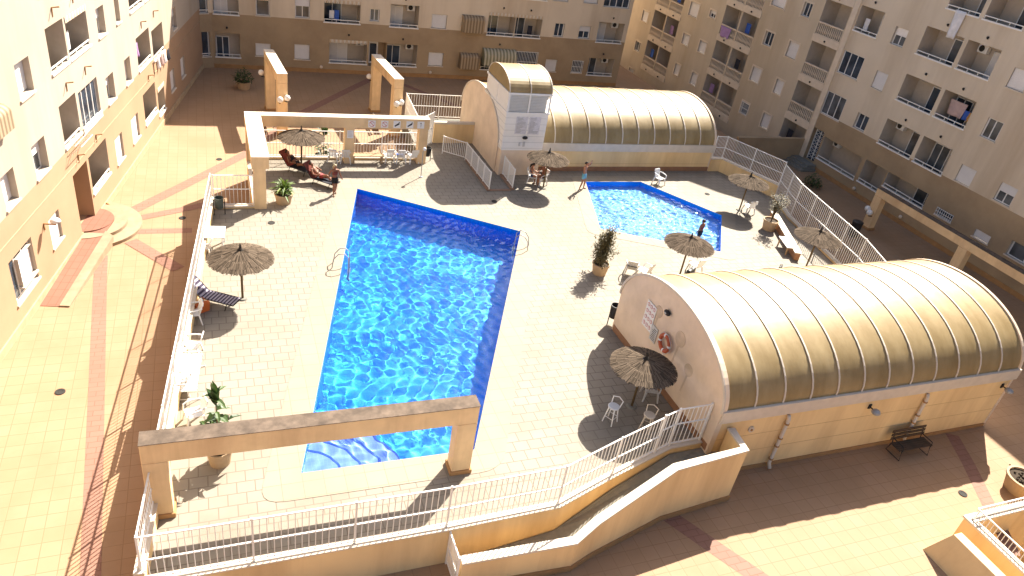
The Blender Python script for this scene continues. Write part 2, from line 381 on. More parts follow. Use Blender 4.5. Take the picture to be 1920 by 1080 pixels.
# corner steps of the big pool
pc = pool[0]; e1 = (pool[1]-pool[0]).normalized(); e2 = (pool[3]-pool[0]).normalized()
b = MB()
for k, (r, zt) in enumerate(((3.3, -1.25), (2.6, -.9), (1.9, -.55), (1.2, -.22))):
    pts = [pc]
    a0 = math.atan2(e1.y, e1.x); a1 = math.atan2(e2.y, e2.x)
    poly = [(pc.x, pc.y)]+[(pc.x+r*math.cos(a0+(a1-a0)*j/4), pc.y+r*math.sin(a0+(a1-a0)*j/4)) for j in range(5)]
    b.prism(poly, WL_-1.699, WL_+zt, 0)
    ring = poly[1:]
    for j in range(4): b.bar((ring[j][0], ring[j][1], WL_+zt+.004), (ring[j+1][0], ring[j+1][1], WL_+zt+.004), .07, .02, 1)
o = tag(b.build('pool_steps', [M['stepfloor'], M['stepedge']]), kind='structure'); o.cycles.is_caustics_receiver = True
def water(poly, step, name, amp, seed, lr, spec=.3):
    rnd = random.Random(seed)
    xs = [p.x for p in poly]; ys = [p.y for p in poly]
    bm = bmesh.new()
    nx = int((max(xs)-min(xs))/step)+2; ny = int((max(ys)-min(ys))/step)+2
    g = [[bm.verts.new((min(xs)-.01+i*step, min(ys)-.01+j*step, 0)) for i in range(nx)] for j in range(ny)]
    for j in range(ny-1):
        for i in range(nx-1): bm.faces.new((g[j][i], g[j][i+1], g[j+1][i+1], g[j+1][i]))
    n = len(poly)
    for i in range(n):
        p, q = poly[i], poly[(i+1) % n]; e = (q-p).normalized()
        bmesh.ops.bisect_plane(bm, geom=bm.verts[:]+bm.edges[:]+bm.faces[:], plane_co=(p.x, p.y, 0), plane_no=(e.y, -e.x, 0), clear_outer=True, clear_inner=False)
    waves = []
    for k in range(16):
        lam = rnd.uniform(*lr); a = rnd.uniform(0, 2*PI); A = amp*lam**1.6*rnd.uniform(.7, 1.2)
        waves.append((2*PI/lam*math.cos(a), 2*PI/lam*math.sin(a), rnd.uniform(0, 6.28), A))
    for v in bm.verts:
        x, y = v.co.x, v.co.y
        x2 = x+.25*math.sin(y*1.3+.7)+.06*math.sin(y*3.1); y2 = y+.25*math.sin(x*1.1+2)+.06*math.sin(x*2.7+1)
        v.co.z = WL_+sum(A*math.sin(kx*x2+ky*y2+ph) for kx, ky, ph, A in waves)
    me = bpy.data.meshes.new(name); bm.to_mesh(me); bm.free()
    me.polygons.foreach_set('use_smooth', [True]*len(me.polygons))
    m = bpy.data.materials.new('water'); m.use_nodes = True; bs = m.node_tree.nodes['Principled BSDF']
    bs.inputs['Base Color'].default_value = (.82, .95, 1, 1); bs.inputs['Transmission Weight'].default_value = 1; bs.inputs['IOR'].default_value = 1.33; bs.inputs['Roughness'].default_value = .03; bs.inputs['Specular IOR Level'].default_value = spec; bs.inputs['Specular Tint'].default_value = (.3, .7, 1, 1)
    me.materials.append(m)
    o = bpy.data.objects.new(name, me); C.objects.link(o); tag(o, kind='structure')
    o.cycles.is_caustics_caster = True
    return o
water(pool, .03, 'pool_water', .0068, 3, (.24, .62)); water(kid, .03, 'pool_water', .0165, 8, (.2, .55), .5)
sl.cycles.is_caustics_light = True
# ------------------------------------------------------------------ paving bands on the courtyard (sheets 4 mm up)
def band(name, pts, wdt, z=.004, m='pink'):
    b = MB(); pts = [Vector(p[:2]) for p in pts]
    L, Rr = [], []
    for i, p in enumerate(pts):
        d = (pts[min(i+1, len(pts)-1)]-pts[max(i-1, 0)]).normalized(); nn = Vector((-d.y, d.x))
        L.append(p+nn*wdt/2); Rr.append(p-nn*wdt/2)
    for i in range(len(pts)-1): b.face([(Rr[i].x, Rr[i].y, z), (Rr[i+1].x, Rr[i+1].y, z), (L[i+1].x, L[i+1].y, z), (L[i].x, L[i].y, z)])
    return tag(b.build(name, M[m]), kind='structure')
band('paving_band', [G(168, 1130), G(188, 520), G(190, 480)], .5)
band('paving_band', [G(235, 402), G(350, 345), G(462, 288), G(560, 215), G(700, 146)], .62, .008)
band('paving_band', [G(255, 410), G(352, 391), G(400, 380)], .5, .012)
band('paving_band', [G(258, 434), G(360, 432)], .5, .004)
band('paving_band', [G(245, 452), G(335, 505)], .6, .016)
band('paving_band', [G(755, 158), G(810, 180), G(860, 200)], .5, .004)
band('paving_band', [G(1240, 958), G(1345, 1030), G(1440, 1095)], .62, .004)
band('paving_band', [G(1785, 815), G(1815, 868), G(1868, 975), G(1900, 1040)], .55, .004)
# drain covers
def drain(p, z, r=.16):
    b = MB().lathe([(0, .012), (r*.55, .012), (r*.6, .02), (r, .02), (r, 0)], n=14)
    t = b.build('drain_cover', M['dark'], loc=(p.x, p.y, z)); return t
# ------------------------------------------------------------------ apartment buildings
class Wall:
    def __init__(s, ox, oy, tx, ty, name, label):
        l = math.hypot(tx, ty); s.o = Vector((ox, oy, 0)); s.t = Vector((tx/l, ty/l, 0)); s.d = Vector((-s.t.y, s.t.x, 0))
        s.root = thing(name, label, 'building', (ox, oy, 0), math.atan2(s.t.y, s.t.x))
        s.ops = []
    def px(s, x, y):
        r = ray(x, y); k = (s.o-CAM).dot(s.d)/r.dot(s.d); p = CAM+r*k
        return (p-s.o).dot(s.t), p.z
    def rect(s, a, b):                              # image corners -> s0,s1,z0,z1
        p, q = s.px(*a), s.px(*b)
        r5 = lambda v: round(v/.05)*.05
        return r5(min(p[0], q[0])), r5(max(p[0], q[0])), r5(min(p[1], q[1])), r5(max(p[1], q[1]))
    def facade(s, name, s0, s1, z0, ztop, mats, band=None, cuts=()):
        """plane y=0 from s0..s1, holes from s.ops; ztop: function or number; mats [lower, upper]"""
        ops = [o for o in s.ops if o[1] > s0+.01 and o[0] < s1-.01]
        zmax = ztop if not callable(ztop) else 14.5
        S = sorted(set([s0, s1]+[v for o in ops for v in o[:2] if s0 < v < s1]+list(cuts)))
        Z = sorted(set([z0, zmax]+[v for o in ops for v in o[2:4] if z0 < v < zmax]+([band] if band else [])))
        b = MB()
        for j in range(len(Z)-1):
            zc = (Z[j]+Z[j+1])/2; run = None
            for i in range(len(S)-1):
                sc = (S[i]+S[i+1])/2
                hole = any(o[0] < sc < o[1] and o[2] < zc < o[3] for o in ops)
                if not hole:
                    if run is None: run = S[i]
                if (hole or i == len(S)-2) and run is not None:
                    e = S[i] if hole else S[i+1]
                    b.face([(run, 0, Z[j]), (e, 0, Z[j]), (e, 0, Z[j+1]), (run, 0, Z[j+1])], 0 if (band and zc < band) else 1); run = None
        return b
def recess(b, o, d, m=2):
    s0, s1, z0, z1 = o[:4]
    b.face([(s0, 0, z0), (s0, d, z0), (s0, d, z1), (s0, 0, z1)], m); b.face([(s1, 0, z0), (s1, 0, z1), (s1, d, z1), (s1, d, z0)], m)
    b.face([(s0, 0, z1), (s0, d, z1), (s1, d, z1), (s1, 0, z1)], m); b.face([(s0, 0, z0), (s1, 0, z0), (s1, d, z0), (s0, d, z0)], m)
    return b
def window(W, o, style='glass', sill=True, depth=.16, surround=None, panes=2, frame='pvc'):
    s0, s1, z0, z1 = o; root = W.root
    b = recess(MB(), o, depth+.05, 1)
    fr = .05; y = depth
    b.box(s0, y, z0, s0+fr, y+.05, z1); b.box(s1-fr, y, z0, s1, y+.05, z1); b.box(s0+fr, y, z0, s1-fr, y+.05, z0+fr); b.box(s0+fr, y, z1-fr, s1-fr, y+.05, z1)
    zt = z1-fr
    if style == 'half': zt = z1-(z1-z0)*.45
    if style in ('glass', 'half'):
        for k in range(1, panes):
            x = s0+(s1-s0)*k/panes; b.box(x-.03, y-.01, z0+fr, x+.03, y+.05, zt)
        for x in (s0+fr, s1-fr-.03): b.box(x, y-.005, z0+fr, x+.03, y+.045, zt)
    w = b.build('window', [M[frame], W.reveal], root)
    if style in ('glass', 'half', 'grille'):
        MB().box(s0+fr, y+.02, z0+fr, s1-fr, y+.035, zt).build('pane', random.choice([M['glass'], M['glass'], M['glassg']]), w)
        # curtain or open leaf
    if style in ('shutter', 'half'):
        zb = z0+fr if style == 'shutter' else zt
        q = MB(); n = max(4, int((z1-zb)/.055)); h = (z1-zb)/n
        for k in range(n):
            za = zb+k*h; q.hexa([(s0+.02, y-.05, za), (s1-.02, y-.05, za), (s1-.02, y-.012, za), (s0+.02, y-.012, za)], [(s0+.02, y-.04, za+h*.85), (s1-.02, y-.04, za+h*.85), (s1-.02, y-.012, za+h*.85), (s0+.02, y-.012, za+h*.85)])
        q.build('shutter', M['shut'], w)
    if style == 'grille':
        q = MB()
        n = max(4, int((s1-s0)/.14))
        for k in range(n+1):
            x = s0+(s1-s0)*k/n; q.box(x-.012, -.05, z0, x+.012, -.026, z1)
        for zz in (z0+.03, (z0+z1)/2, z1-.03): q.box(s0-.02, -.055, zz-.015, s1+.02, -.02, zz+.015)
        q.build('grille', M['white'], w)
    if sill: MB().box(s0-.06, -.06, z0-.07, s1+.06, y, z0-.002).build('sill', M['slab'] if surround else M['cap'], w)
    if surround:
        q = MB(); a = .13
        q.box(s0-a, -.035, z0-a, s0, -.002, z1+a); q.box(s1, -.035, z0-a, s1+a, -.002, z1+a); q.box(s0, -.035, z1, s1, -.002, z1+a)
        if not sill: q.box(s0, -.035, z0-a, s1, -.002, z0)
        q.build('surround', M[surround], w)
    W.ops.append(o)
    return w
def balcony(W, o, depth=1.3, door=None, rail=True, ac=False, valance=False, items=0, lamp=True, curtain=False):
    s0, s1, z0, z1 = o; root = W.root; fl = z0-.75
    b = MB()
    b.face([(s0, 0, z0), (s0, .12, z0), (s0, .12, z1), (s0, 0, z1)][::-1]); b.face([(s1, 0, z0), (s1, .12, z0), (s1, .12, z1), (s1, 0, z1)])
    b.face([(s0, .12, fl), (s0, depth, fl), (s0, depth, z1), (s0, .12, z1)][::-1]); b.face([(s1, .12, fl), (s1, depth, fl), (s1, depth, z1), (s1, .12, z1)])
    b.face([(s0, 0, z1), (s0, depth, z1), (s1, depth, z1), (s1, 0, z1)][::-1]); b.face([(s0, .12, fl), (s1, .12, fl), (s1, depth, fl), (s0, depth, fl)], 1)
    b.face([(s0, depth, fl), (s1, depth, fl), (s1, depth, z1), (s0, depth, z1)]); b.face([(s0, .12, fl), (s0, .12, z0), (s1, .12, z0), (s1, .12, fl)])
    b.face([(s0, 0, z0), (s1, 0, z0), (s1, .12, z0), (s0, .12, z0)])
    w = b.build('balcony', [M['recess'], M['conctop']], root)
    if door is None: door = random.choice((0, 1))
    ws = s1-s0
    if door >= 0:
        d0, d1 = (s0+.1, s0+.1+ws*.5) if door == 0 else (s1-.1-ws*.5, s1-.1)
        q = MB(); y = depth-.06; zt = fl+2.1
        for x in (d0, (d0+d1)/2, d1): q.box(x-.03, y, fl, x+.03, depth-.003, zt)
        q.box(d0, y, zt-.06, d1, depth-.003, zt)
        dr = q.build('balcony_door', M['pvc'], w)
        MB().box(d0+.03, depth-.04, fl+.05, d1-.03, depth-.02, zt-.06).build('pane', M['shut'] if curtain else random.choice([M['glass'], M['glassg']]), dr)
    if rail:
        q = MB(); q.box(s0-.05, -.06, z0-.09, s1+.05, .13, z0-.002)
        q.build('balcony_sill', M['white'], w)
        q = MB(); q.box(s0, .01, z0+.16, s1, .05, z0+.21)
        n = 3
        for k in range(n+1):
            x = s0+.03+(ws-.06)*k/n; q.box(x-.018, .015, z0, x+.018, .045, z0+.16)
        q.build('balcony_rail', M['white'], w)
    if ac:
        x = s1-.75 if door == 0 else s0+.1
        q = MB(); q.box(x, depth-.34, z1-.62, x+.66, depth-.04, z1-.12)
        a = q.build('air_conditioner', M['pvc'], w)
        MB().lathe([(0, 0), (.17, 0), (.19, .01)], n=16).build('fan_grille', M['dark'], a)
        k = [c for c in bpy.data.objects if c.parent == a][0]; k.location = (x+.27, depth-.35, z1-.37); k.rotation_euler = (PI/2, 0, 0)
        a['label'] = 'white air conditioner box'
    if valance:
        q = MB(); n = int(ws/.16)
        for k in range(n):
            x0 = s0+ws*k/n; x1 = s0+ws*(k+1)/n
            q.box(x0, -.03, z1-.14, x1, -.012, z1-.0); q.box(x0+.015, -.03, z1-.25, x1-.015, -.012, z1-.14)
        q.build('valance', [stripe_mat('valance_stripe', (.55, .42, .28), (.6, .54, .45), .32)], w)
    for k in range(items):
        x = s0+.25+random.random()*(ws-.8); q = MB()
        q.box(x, .45, fl+.75+random.random()*.3, x+.35+random.random()*.25, .47, z0+.75+random.random()*.2)
        q.build('laundry', random.choice([M['cl_white'], M['cl_blue'], M['cl_violet'], M['cl_dark']]), w)
    if lamp:
        x = (s0+s1)/2; q = MB(); q.sphere((0, -.07, 0), .075, 10, 6); q.box(-.03, -.06, -.1, .03, .0, .05)
        q.build('wall_light', M['dark'], root, loc=(x, -.004, z1+.42))
    W.ops.append(o)
    return w
def awning(W, o, drop=1.0, out=.7, m='awn'):
    s0, s1, z0, z1 = o; root = W.root; q = MB(); n = 8
    zt = z1; zm = zt-drop*.35; zb = z0
    for k in range(n):
        a0, a1 = k/n*PI/2, (k+1)/n*PI/2
        p0 = (-out*math.sin(a0)-.02, zm+(zt-zm)*math.cos(a0)); p1 = (-out*math.sin(a1)-.02, zm+(zt-zm)*math.cos(a1))
        q.face([(s0, p1[0], p1[1]), (s1, p1[0], p1[1]), (s1, p0[0], p0[1]), (s0, p0[0], p0[1])])
        q.face([(s0, p0[0], p0[1]), (s0, 0, zm), (s0, p1[0], p1[1])]); q.face([(s1, p1[0], p1[1]), (s1, 0, zm), (s1, p0[0], p0[1])])
    q.face([(s0, -out-.02, zb), (s1, -out-.02, zb), (s1, -out-.02, zm), (s0, -out-.02, zm)])
    for x in (s0, s1): q.face([(x, -.0, zb), (x, -out-.02, zb), (x, -out-.02, zm), (x, 0, zm)])
    o2 = q.build('awning', M[m], root)
    sd = o2.modifiers.new('s', 'SOLIDIFY'); sd.thickness = .012
    return o2
M['cl_white'] = mat('white_cloth', (.7, .68, .68), .9); M['cl_blue'] = mat('blue_cloth', (.05, .12, .45), .9)
M['cl_violet'] = mat('violet_cloth', (.35, .22, .42), .9); M['cl_dark'] = mat('dark_cloth', (.03, .03, .04), .9)
M['cl_pink'] = mat('pink_cloth', (.5, .36, .33), .9); M['cl_orange'] = mat('orange_cloth', (.5, .26, .08), .9)
M['cl_red'] = mat('red_towel', (.33, .07, .045), .95, var=.2)
M['awn'] = stripe_mat('awning_stripe', (.2, .14, .08), (.36, .27, .17), .26)
M['awn2'] = stripe_mat('awning_stripe_green', (.22, .2, .12), (.46, .42, .3), .3)
# ---- left building
LA, LB = Vector((-7.33, 24.73)), Vector((-2.83, 47.48))
WLf = Wall(LA.x, LA.y, LB.x-LA.x, LB.y-LA.y, 'apartment_building', 'sunlit cream apartment block with peach ground floor beside the paved walk')
WLf.reveal = M['recess']
W = WLf
def RL(a, b): return W.rect(a, b)
for z1, z0, off in ((9.27, 7.55, 0),):
    pass
balcony(W, (8.15, 10.0, 7.55, 9.25), door=0, lamp=False); balcony(W, (10.2, 12.7, 7.55, 9.25), door=1, items=1, valance=True, lamp=False)
window(W, RL((26, 122.5), (64, 168)), 'shutter', depth=.28)
window(W, (13.9, 15.0, 7.5, 8.75), 'half', depth=.28)
window(W, (16.6, 17.3, 7.5, 8.75), 'half', depth=.28)
balcony(W, (18.9, 21.4, 7.55, 9.25), door=1, lamp=False); balcony(W, (21.7, 24.1, 7.55, 9.25), door=1, lamp=False)
window(W, (2.2, 3.4, 7.5, 8.75), 'shutter', depth=.28)
window(W, (2.4, 3.5, 10.45, 11.7), 'half', depth=.28)
balcony(W, (8.15, 10.0, 10.5, 12.2), door=0, lamp=False); balcony(W, (10.2, 12.7, 10.5, 12.2), door=0, lamp=False)
window(W, (13.9, 15.0, 10.45, 11.7), 'shutter', depth=.28); window(W, (16.6, 17.3, 10.45, 11.7), 'half', depth=.28)
# first floor
balcony(W, RL((110, 202), (152, 247)), door=1, curtain=True, lamp=False)
o = RL((145, 176), (190, 211))
window(W, (o[0]+.05, o[1], o[2], o[3]), 'glass', panes=4, depth=.1)
q = MB(); q.box(o[0], -.07, o[2]+.1, o[1], -.03, o[2]+.16); q.box(o[0], -.07, o[2]-.14, o[1], .0, o[2]-.075)
for k in range(8): q.box(o[0]+(o[1]-o[0])*k/7-.02, -.06, o[2]-.08, o[0]+(o[1]-o[0])*k/7+.02, -.035, o[2]+.1)
q.build('balcony_rail', M['white'], W.root)
window(W, RL((58, 278), (93, 312)), 'half', depth=.28)
window(W, RL((0, 335), (36, 371)), 'shutter', depth=.28)
window(W, RL((197.5, 147), (217.5, 181)), 'half', depth=.28)
window(W, RL((232, 115), (248, 148)), 'shutter', depth=.28)
balcony(W, RL((254, 73), (284, 108)), door=1, lamp=False); balcony(W, RL((283, 59), (308, 93)), door=1, lamp=False)
o = RL((0, 185), (17, 230)); awning(W, (o[0]-2.0, o[1]-.35, o[2], o[3]-.1), .7, .3)
# ground floor
od = RL((136, 332), (178, 404))
balcony(W, RL((165, 297), (207, 322)), door=-1, lamp=False)
window(W, RL((90, 415), (119, 442)), 'shutter', depth=.14); window(W, RL((32.5, 487), (68, 507)), 'shutter', depth=.14)
window(W, (1.7, 3.7, 1.0, 2.75), 'glass', depth=.14, panes=3)
window(W, RL((215, 263), (234, 292)), 'shutter', depth=.14); window(W, RL((245, 225), (263, 253)), 'shutter', depth=.14)
balcony(W, RL((267.5, 180), (295, 207)), door=1, lamp=False); balcony(W, RL((294, 167), (311, 202)), door=1, lamp=False, valance=True)
window(W, (25.6, 26.7, 1.2, 2.5), 'shutter', depth=.14); window(W, (28.5, 29.6, 1.2, 2.5), 'shutter', depth=.14)
window(W, (27.3, 28.4, 4.6, 5.9), 'half', depth=.2)
# entrance recess with door
W.ops.append(od)
b = MB(); s0, s1, z0, z1 = od
recess(b, od, 1.1, 0); b.face([(s0, 1.1, z0), (s1, 1.1, z0), (s1, 1.1, z1), (s0, 1.1, z1)], 0)
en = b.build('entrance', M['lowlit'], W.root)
b = MB(); b.box(s0+.25, 1.02, z0, s1-.15, 1.09, z0+2.1); dr = b.build('door', M['wood'], en)
MB().box(s0+.45, .99, z0+1.1, s1-.35, 1.018, z0+1.8).build('pane', M['glassg'], dr)
MB().box(s0+.6, 1.06, z0+2.25, s1-.4, 1.085, z0+2.6).build('door_sign', M['slab'], en)
b = W.facade('wall', -22, 35.6, 0, 16.7, None, band=4.3)
b.face([(-22, 0, 16.7), (35.6, 0, 16.7), (35.6, 9, 16.7), (-22, 9, 16.7)], 1)
b.face([(35.6, 0, 0), (35.6, 9, 0), (35.6, 9, 16.7), (35.6, 0, 16.7)], 1)
b.box(-22, -.06, 0, 8.3, -.003, .32, 2); b.box(10.2, -.06, 0, 35.6, -.003, .32, 2)
b.box(-22, -.02, 3.42, 35.6, -.003, 3.46, 2)
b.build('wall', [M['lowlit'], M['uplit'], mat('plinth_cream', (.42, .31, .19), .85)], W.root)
for s_, z_ in ((9.1, 9.75), (11.4, 9.8), (9.3, 6.75), (11.6, 6.75), (20.6, 6.6), (23.2, 6.6), (9.3, 3.6), (11.7, 3.6), (20.9, 3.6)):
    q = MB(); q.tube([(0, 0, -.25), (0, -.02, .1), (0, -.3, .16)], .03, 6); q.build('washing_line_bracket', M['plinth'], W.root, loc=(s_, -.004, z_))
# ---- back building
WBk = Wall(-1.15, 59.6, 1, 0, 'apartment_building', 'shaded beige apartment block with brown ground floor and striped awnings across the far end')
W = WBk; W.reveal = M['recess']
def RB(a, b): return W.rect(a, b)
s = lambda x: x+1.15
# row of first-floor windows
window(W, RB((479, 0), (506.7, 30)), 'glass', panes=1); window(W, RB((553, -6), (581, 35)), 'half')
balcony(W, RB((608, -2), (675, 45)), door=0, items=2, valance=True)
window(W, RB((694, 16), (711, 40)), 'glass', panes=2)
balcony(W, RB((733, 6.7), (784, 53)), door=0, ac=True, curtain=True)
window(W, RB((811, 26), (836, 54)), 'shutter')
o = RB((867, 26.7), (903, 60)); awning(W, o, 1.0, .55); window(W, (o[0]+.2, o[1]-.2, o[2], o[3]-.1), 'glass')
balcony(W, RB((918, 23), (962, 67.5)), door=0, valance=True); balcony(W, RB((970, 26.7), (1012, 71.7)), door=0, valance=True, items=1)
window(W, RB((1041.7, 43), (1055, 69)), 'glass'); window(W, RB((1087.5, 47.5), (1104, 72.5)), 'half')
balcony(W, RB((1124, 41), (1164, 81.7)), door=0, ac=True, curtain=True)
oo = RB((1136, -12), (1179, 16)); window(W, oo, 'glass', panes=4)
z2 = 7.0
window(W, RB((1041, -22), (1065, 3.5)), 'shutter'); window(W, RB((1098, -18), (1120, 8)), 'shutter')
balcony(W, (s(21.65), s(24.0), 6.95, 8.6), door=0); balcony(W, (s(24.35), s(26.6), 6.95, 8.6), door=0)
# ground floor
window(W, RB((479, 80), (508, 106)), 'shutter'); window(W, RB((552.5, 82.5), (581, 112.5)), 'shutter')
balcony(W, RB((617.5, 73), (686.7, 120)), door=0, ac=True, valance=True, curtain=True)
ob = RB((693, 78), (722, 125))
balcony(W, RB((726.7, 81.7), (780, 125)), door=0, ac=True)
window(W, RB((804, 97.5), (829, 124)), 'shutter')
o = RB((861.7, 98), (893, 128)); awning(W, o, .9, .55); window(W, (o[0]+.2, o[1]-.2, o[2], o[3]-.1), 'glass')
o = RB((905, 90), (960, 132.5)); balcony(W, o, door=0, items=1); awning(W, (o[0], o[1], o[2]+.5, o[3]+.05), 2.2, .7, 'awn2')
window(W, RB((957, 95), (1003, 135.8)), 'grille', panes=4)
window(W, RB((1024, 111), (1042, 134)), 'shutter'); window(W, RB((1074, 113), (1090, 137)), 'grille')
balcony(W, RB((1106, 108), (1146, 142)), door=0, ac=True)
W.ops.append(ob); s0, s1, z0, z1 = ob; z0 = .62
b = MB(); recess(b, ob, 1.0, 0); b.face([(s0, 1, ob[2]), (s1, 1, ob[2]), (s1, 1, z1), (s0, 1, z1)], 0)
en = b.build('entrance', M['low'], W.root)
q = MB(); q.box(s0+.15, .9, ob[2], s1-.5, .99, z1-.2); dr = q.build('door', M['pvc'], en)
MB().box(s0+.25, .88, ob[2]+.15, s1-.62, .898, z1-.35).build('pane', M['glass'], dr)
# main face, angled bay at the left end, side return
for zz in (.85, 3.97):
    balcony(W, (s(.45), s(2.2), zz, zz+1.75), door=0, curtain=(zz > 2), depth=.7)
b = W.facade('wall', 1.45, 36.0, 0, 16.7, None, band=4.0)
b.face([(36, 0, -2.6), (36, 20, -2.6), (36, 20, 16.7), (36, 0, 16.7)], 1); b.face([(-3, 12, 16.7), (-3, -.85, 16.7), (-.6, -.85, 16.7), (1.45, 0, 16.7), (36, 0, 16.7), (36, 12, 16.7)], 1)
b.box(1.45, -.06, 0, 36, -.003, .3, 2)
p, q = (-.7, -.9), (1.45, 0.0)
L = math.hypot(q[0]-p[0], q[1]-p[1]); P = lambda t, z: (p[0]+(q[0]-p[0])*t/L, p[1]+(q[1]-p[1])*t/L, z)
S = [0, .5, 2.1, L]; Z = [0, .85, 2.65, 3.97, 4.0, 5.7, 7.0, 8.7, 16.7]
for i in range(3):
    for j in range(8):
        if i == 1 and Z[j] in (.85, 3.97, 4.0, 7.0): continue
        b.face([P(S[i], Z[j]), P(S[i+1], Z[j]), P(S[i+1], Z[j+1]), P(S[i], Z[j+1])], 0 if Z[j] < 3.99 else 1)
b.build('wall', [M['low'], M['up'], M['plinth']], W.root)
class Fake: pass
fk = Fake(); fk.root = W.root; fk.reveal = M['recess']; fk.ops = []
for z0_, z1_ in ((.85, 2.65), (3.97, 5.7), (7.0, 8.7)):
    w_ = window(fk, (.5, 2.1, z0_, z1_), 'glass', panes=2); w_.location = (p[0], p[1], 0); w_.rotation_euler = (0, 0, math.atan2(q[1]-p[1], q[0]-p[0]))
    MBq = MB().box(.5, -.03, z0_+.2, 2.1, .0, z0_+.25).build('balcony_rail', M['white'], w_)
for x_ in (640, 827, 0):
    pass
for px_, py_ in ((602, 129), (806, 138)):
    s_, z_ = W.px(px_, py_)
    MB().sphere((0, -.06, 0), .13, 12, 8).build('wall_lamp', M['slab'], W.root, smooth=True, loc=(s_, -.02, max(.45, z_)))
# ---- right building
WR = Wall(42.5, 80, 0, -1, 'apartment_building', 'tall shaded apartment block with laundry and balustraded balconies on the right')
W = WR; W.reveal = M['recess']
def RR(a, b): return W.rect(a, b)
Y = lambda y: 80-y
C1, C2 = (Y(36.1), Y(33.2)), (Y(32.9), Y(30.55))
k = 0
for z0, z1 in ((10.2, 11.9), (7.15, 8.85), (4.1, 5.8)):
    balcony(W, (*C1, z0, z1), door=1, ac=(k == 2)); balcony(W, (*C2, z0, z1), door=0 if k else 1, ac=(k != 1), curtain=(k == 0)); k += 1
balcony(W, (Y(35.3), Y(32.9), 13.2, 14.9), door=1); balcony(W, (Y(32.6), Y(30.0), 13.2, 14.9), door=1)
balcony(W, RR((1616.7, 10), (1641.7, 70.8)), door=1, items=1)
window(W, RR((1584, 93), (1606, 150)), 'glass', panes=3, depth=.06); window(W, RR((1552.5, 169), (1572.5, 227.5)), 'glass', panes=3, depth=.06)
window(W, RR((1680.8, 48.3), (1690.8, 89)), 'half'); window(W, RR((1645, 131.7), (1653, 171.7)), 'shutter', depth=.1); window(W, RR((1610, 210), (1619, 248)), 'glass')
window(W, RR((1854, 220), (1865, 266.7)), 'glass', depth=.08); window(W, RR((1904, 126), (1916, 174)), 'shutter', depth=.1); window(W, RR((1804, 306.7), (1816.7, 351)), 'shutter', depth=.1)
window(W, RR((1879, 341), (1891, 388.5)), 'half', depth=.1); window(W, (Y(25.9), Y(24.7), 7.1, 8.3), 'glass', depth=.08)
# ground floor
od = RR((1524, 241.7), (1548, 304)); od = (od[0], od[0]+1.25, .45, 2.9)
balcony(W, RR((1546.7, 256.7), (1600, 335.8)), door=-1, ac=True, lamp=False); balcony(W, RR((1625, 298), (1646, 360)), door=-1, lamp=False); balcony(W, RR((1666.7, 321.7), (1729, 390)), door=1, curtain=False, lamp=False)
window(W, RR((1759.6, 387.8), (1781.8, 418)), 'grille'); window(W, RR((1829.7, 427), (1851, 458.6)), 'shutter', depth=.1)
o = RR((1899, 449.6), (1890, 478)); window(W, (o[0], o[0]+3.2, o[2], o[3]), 'glass', panes=3)
b = MB(); recess(b, od, .7, 0); b.face([(od[0], .7, od[2]), (od[1], .7, od[2]), (od[1], .7, od[3]), (od[0], .7, od[3])], 0)
en = b.build('entrance', M['low'], W.root); W.ops.append(od)
q = MB(); x0, x1 = od[0]+.15, od[1]-.1
for x in (x0, (x0+x1)/2, x1): q.box(x-.03, .3, od[2], x+.03, .36, od[3]-.1)
for j in range(9):
    z = od[2]+.1+j*.27
    q.bar((x0, .33, z), (x1, .33, z+.27), .025, .025); q.bar((x1, .33, z), (x0, .33, z+.27), .025, .025)
dr = q.build('door', M['white'], en); MB().box(x0, .38, od[2], x1, .4, od[3]-.1).build('pane', M['glass'], dr)
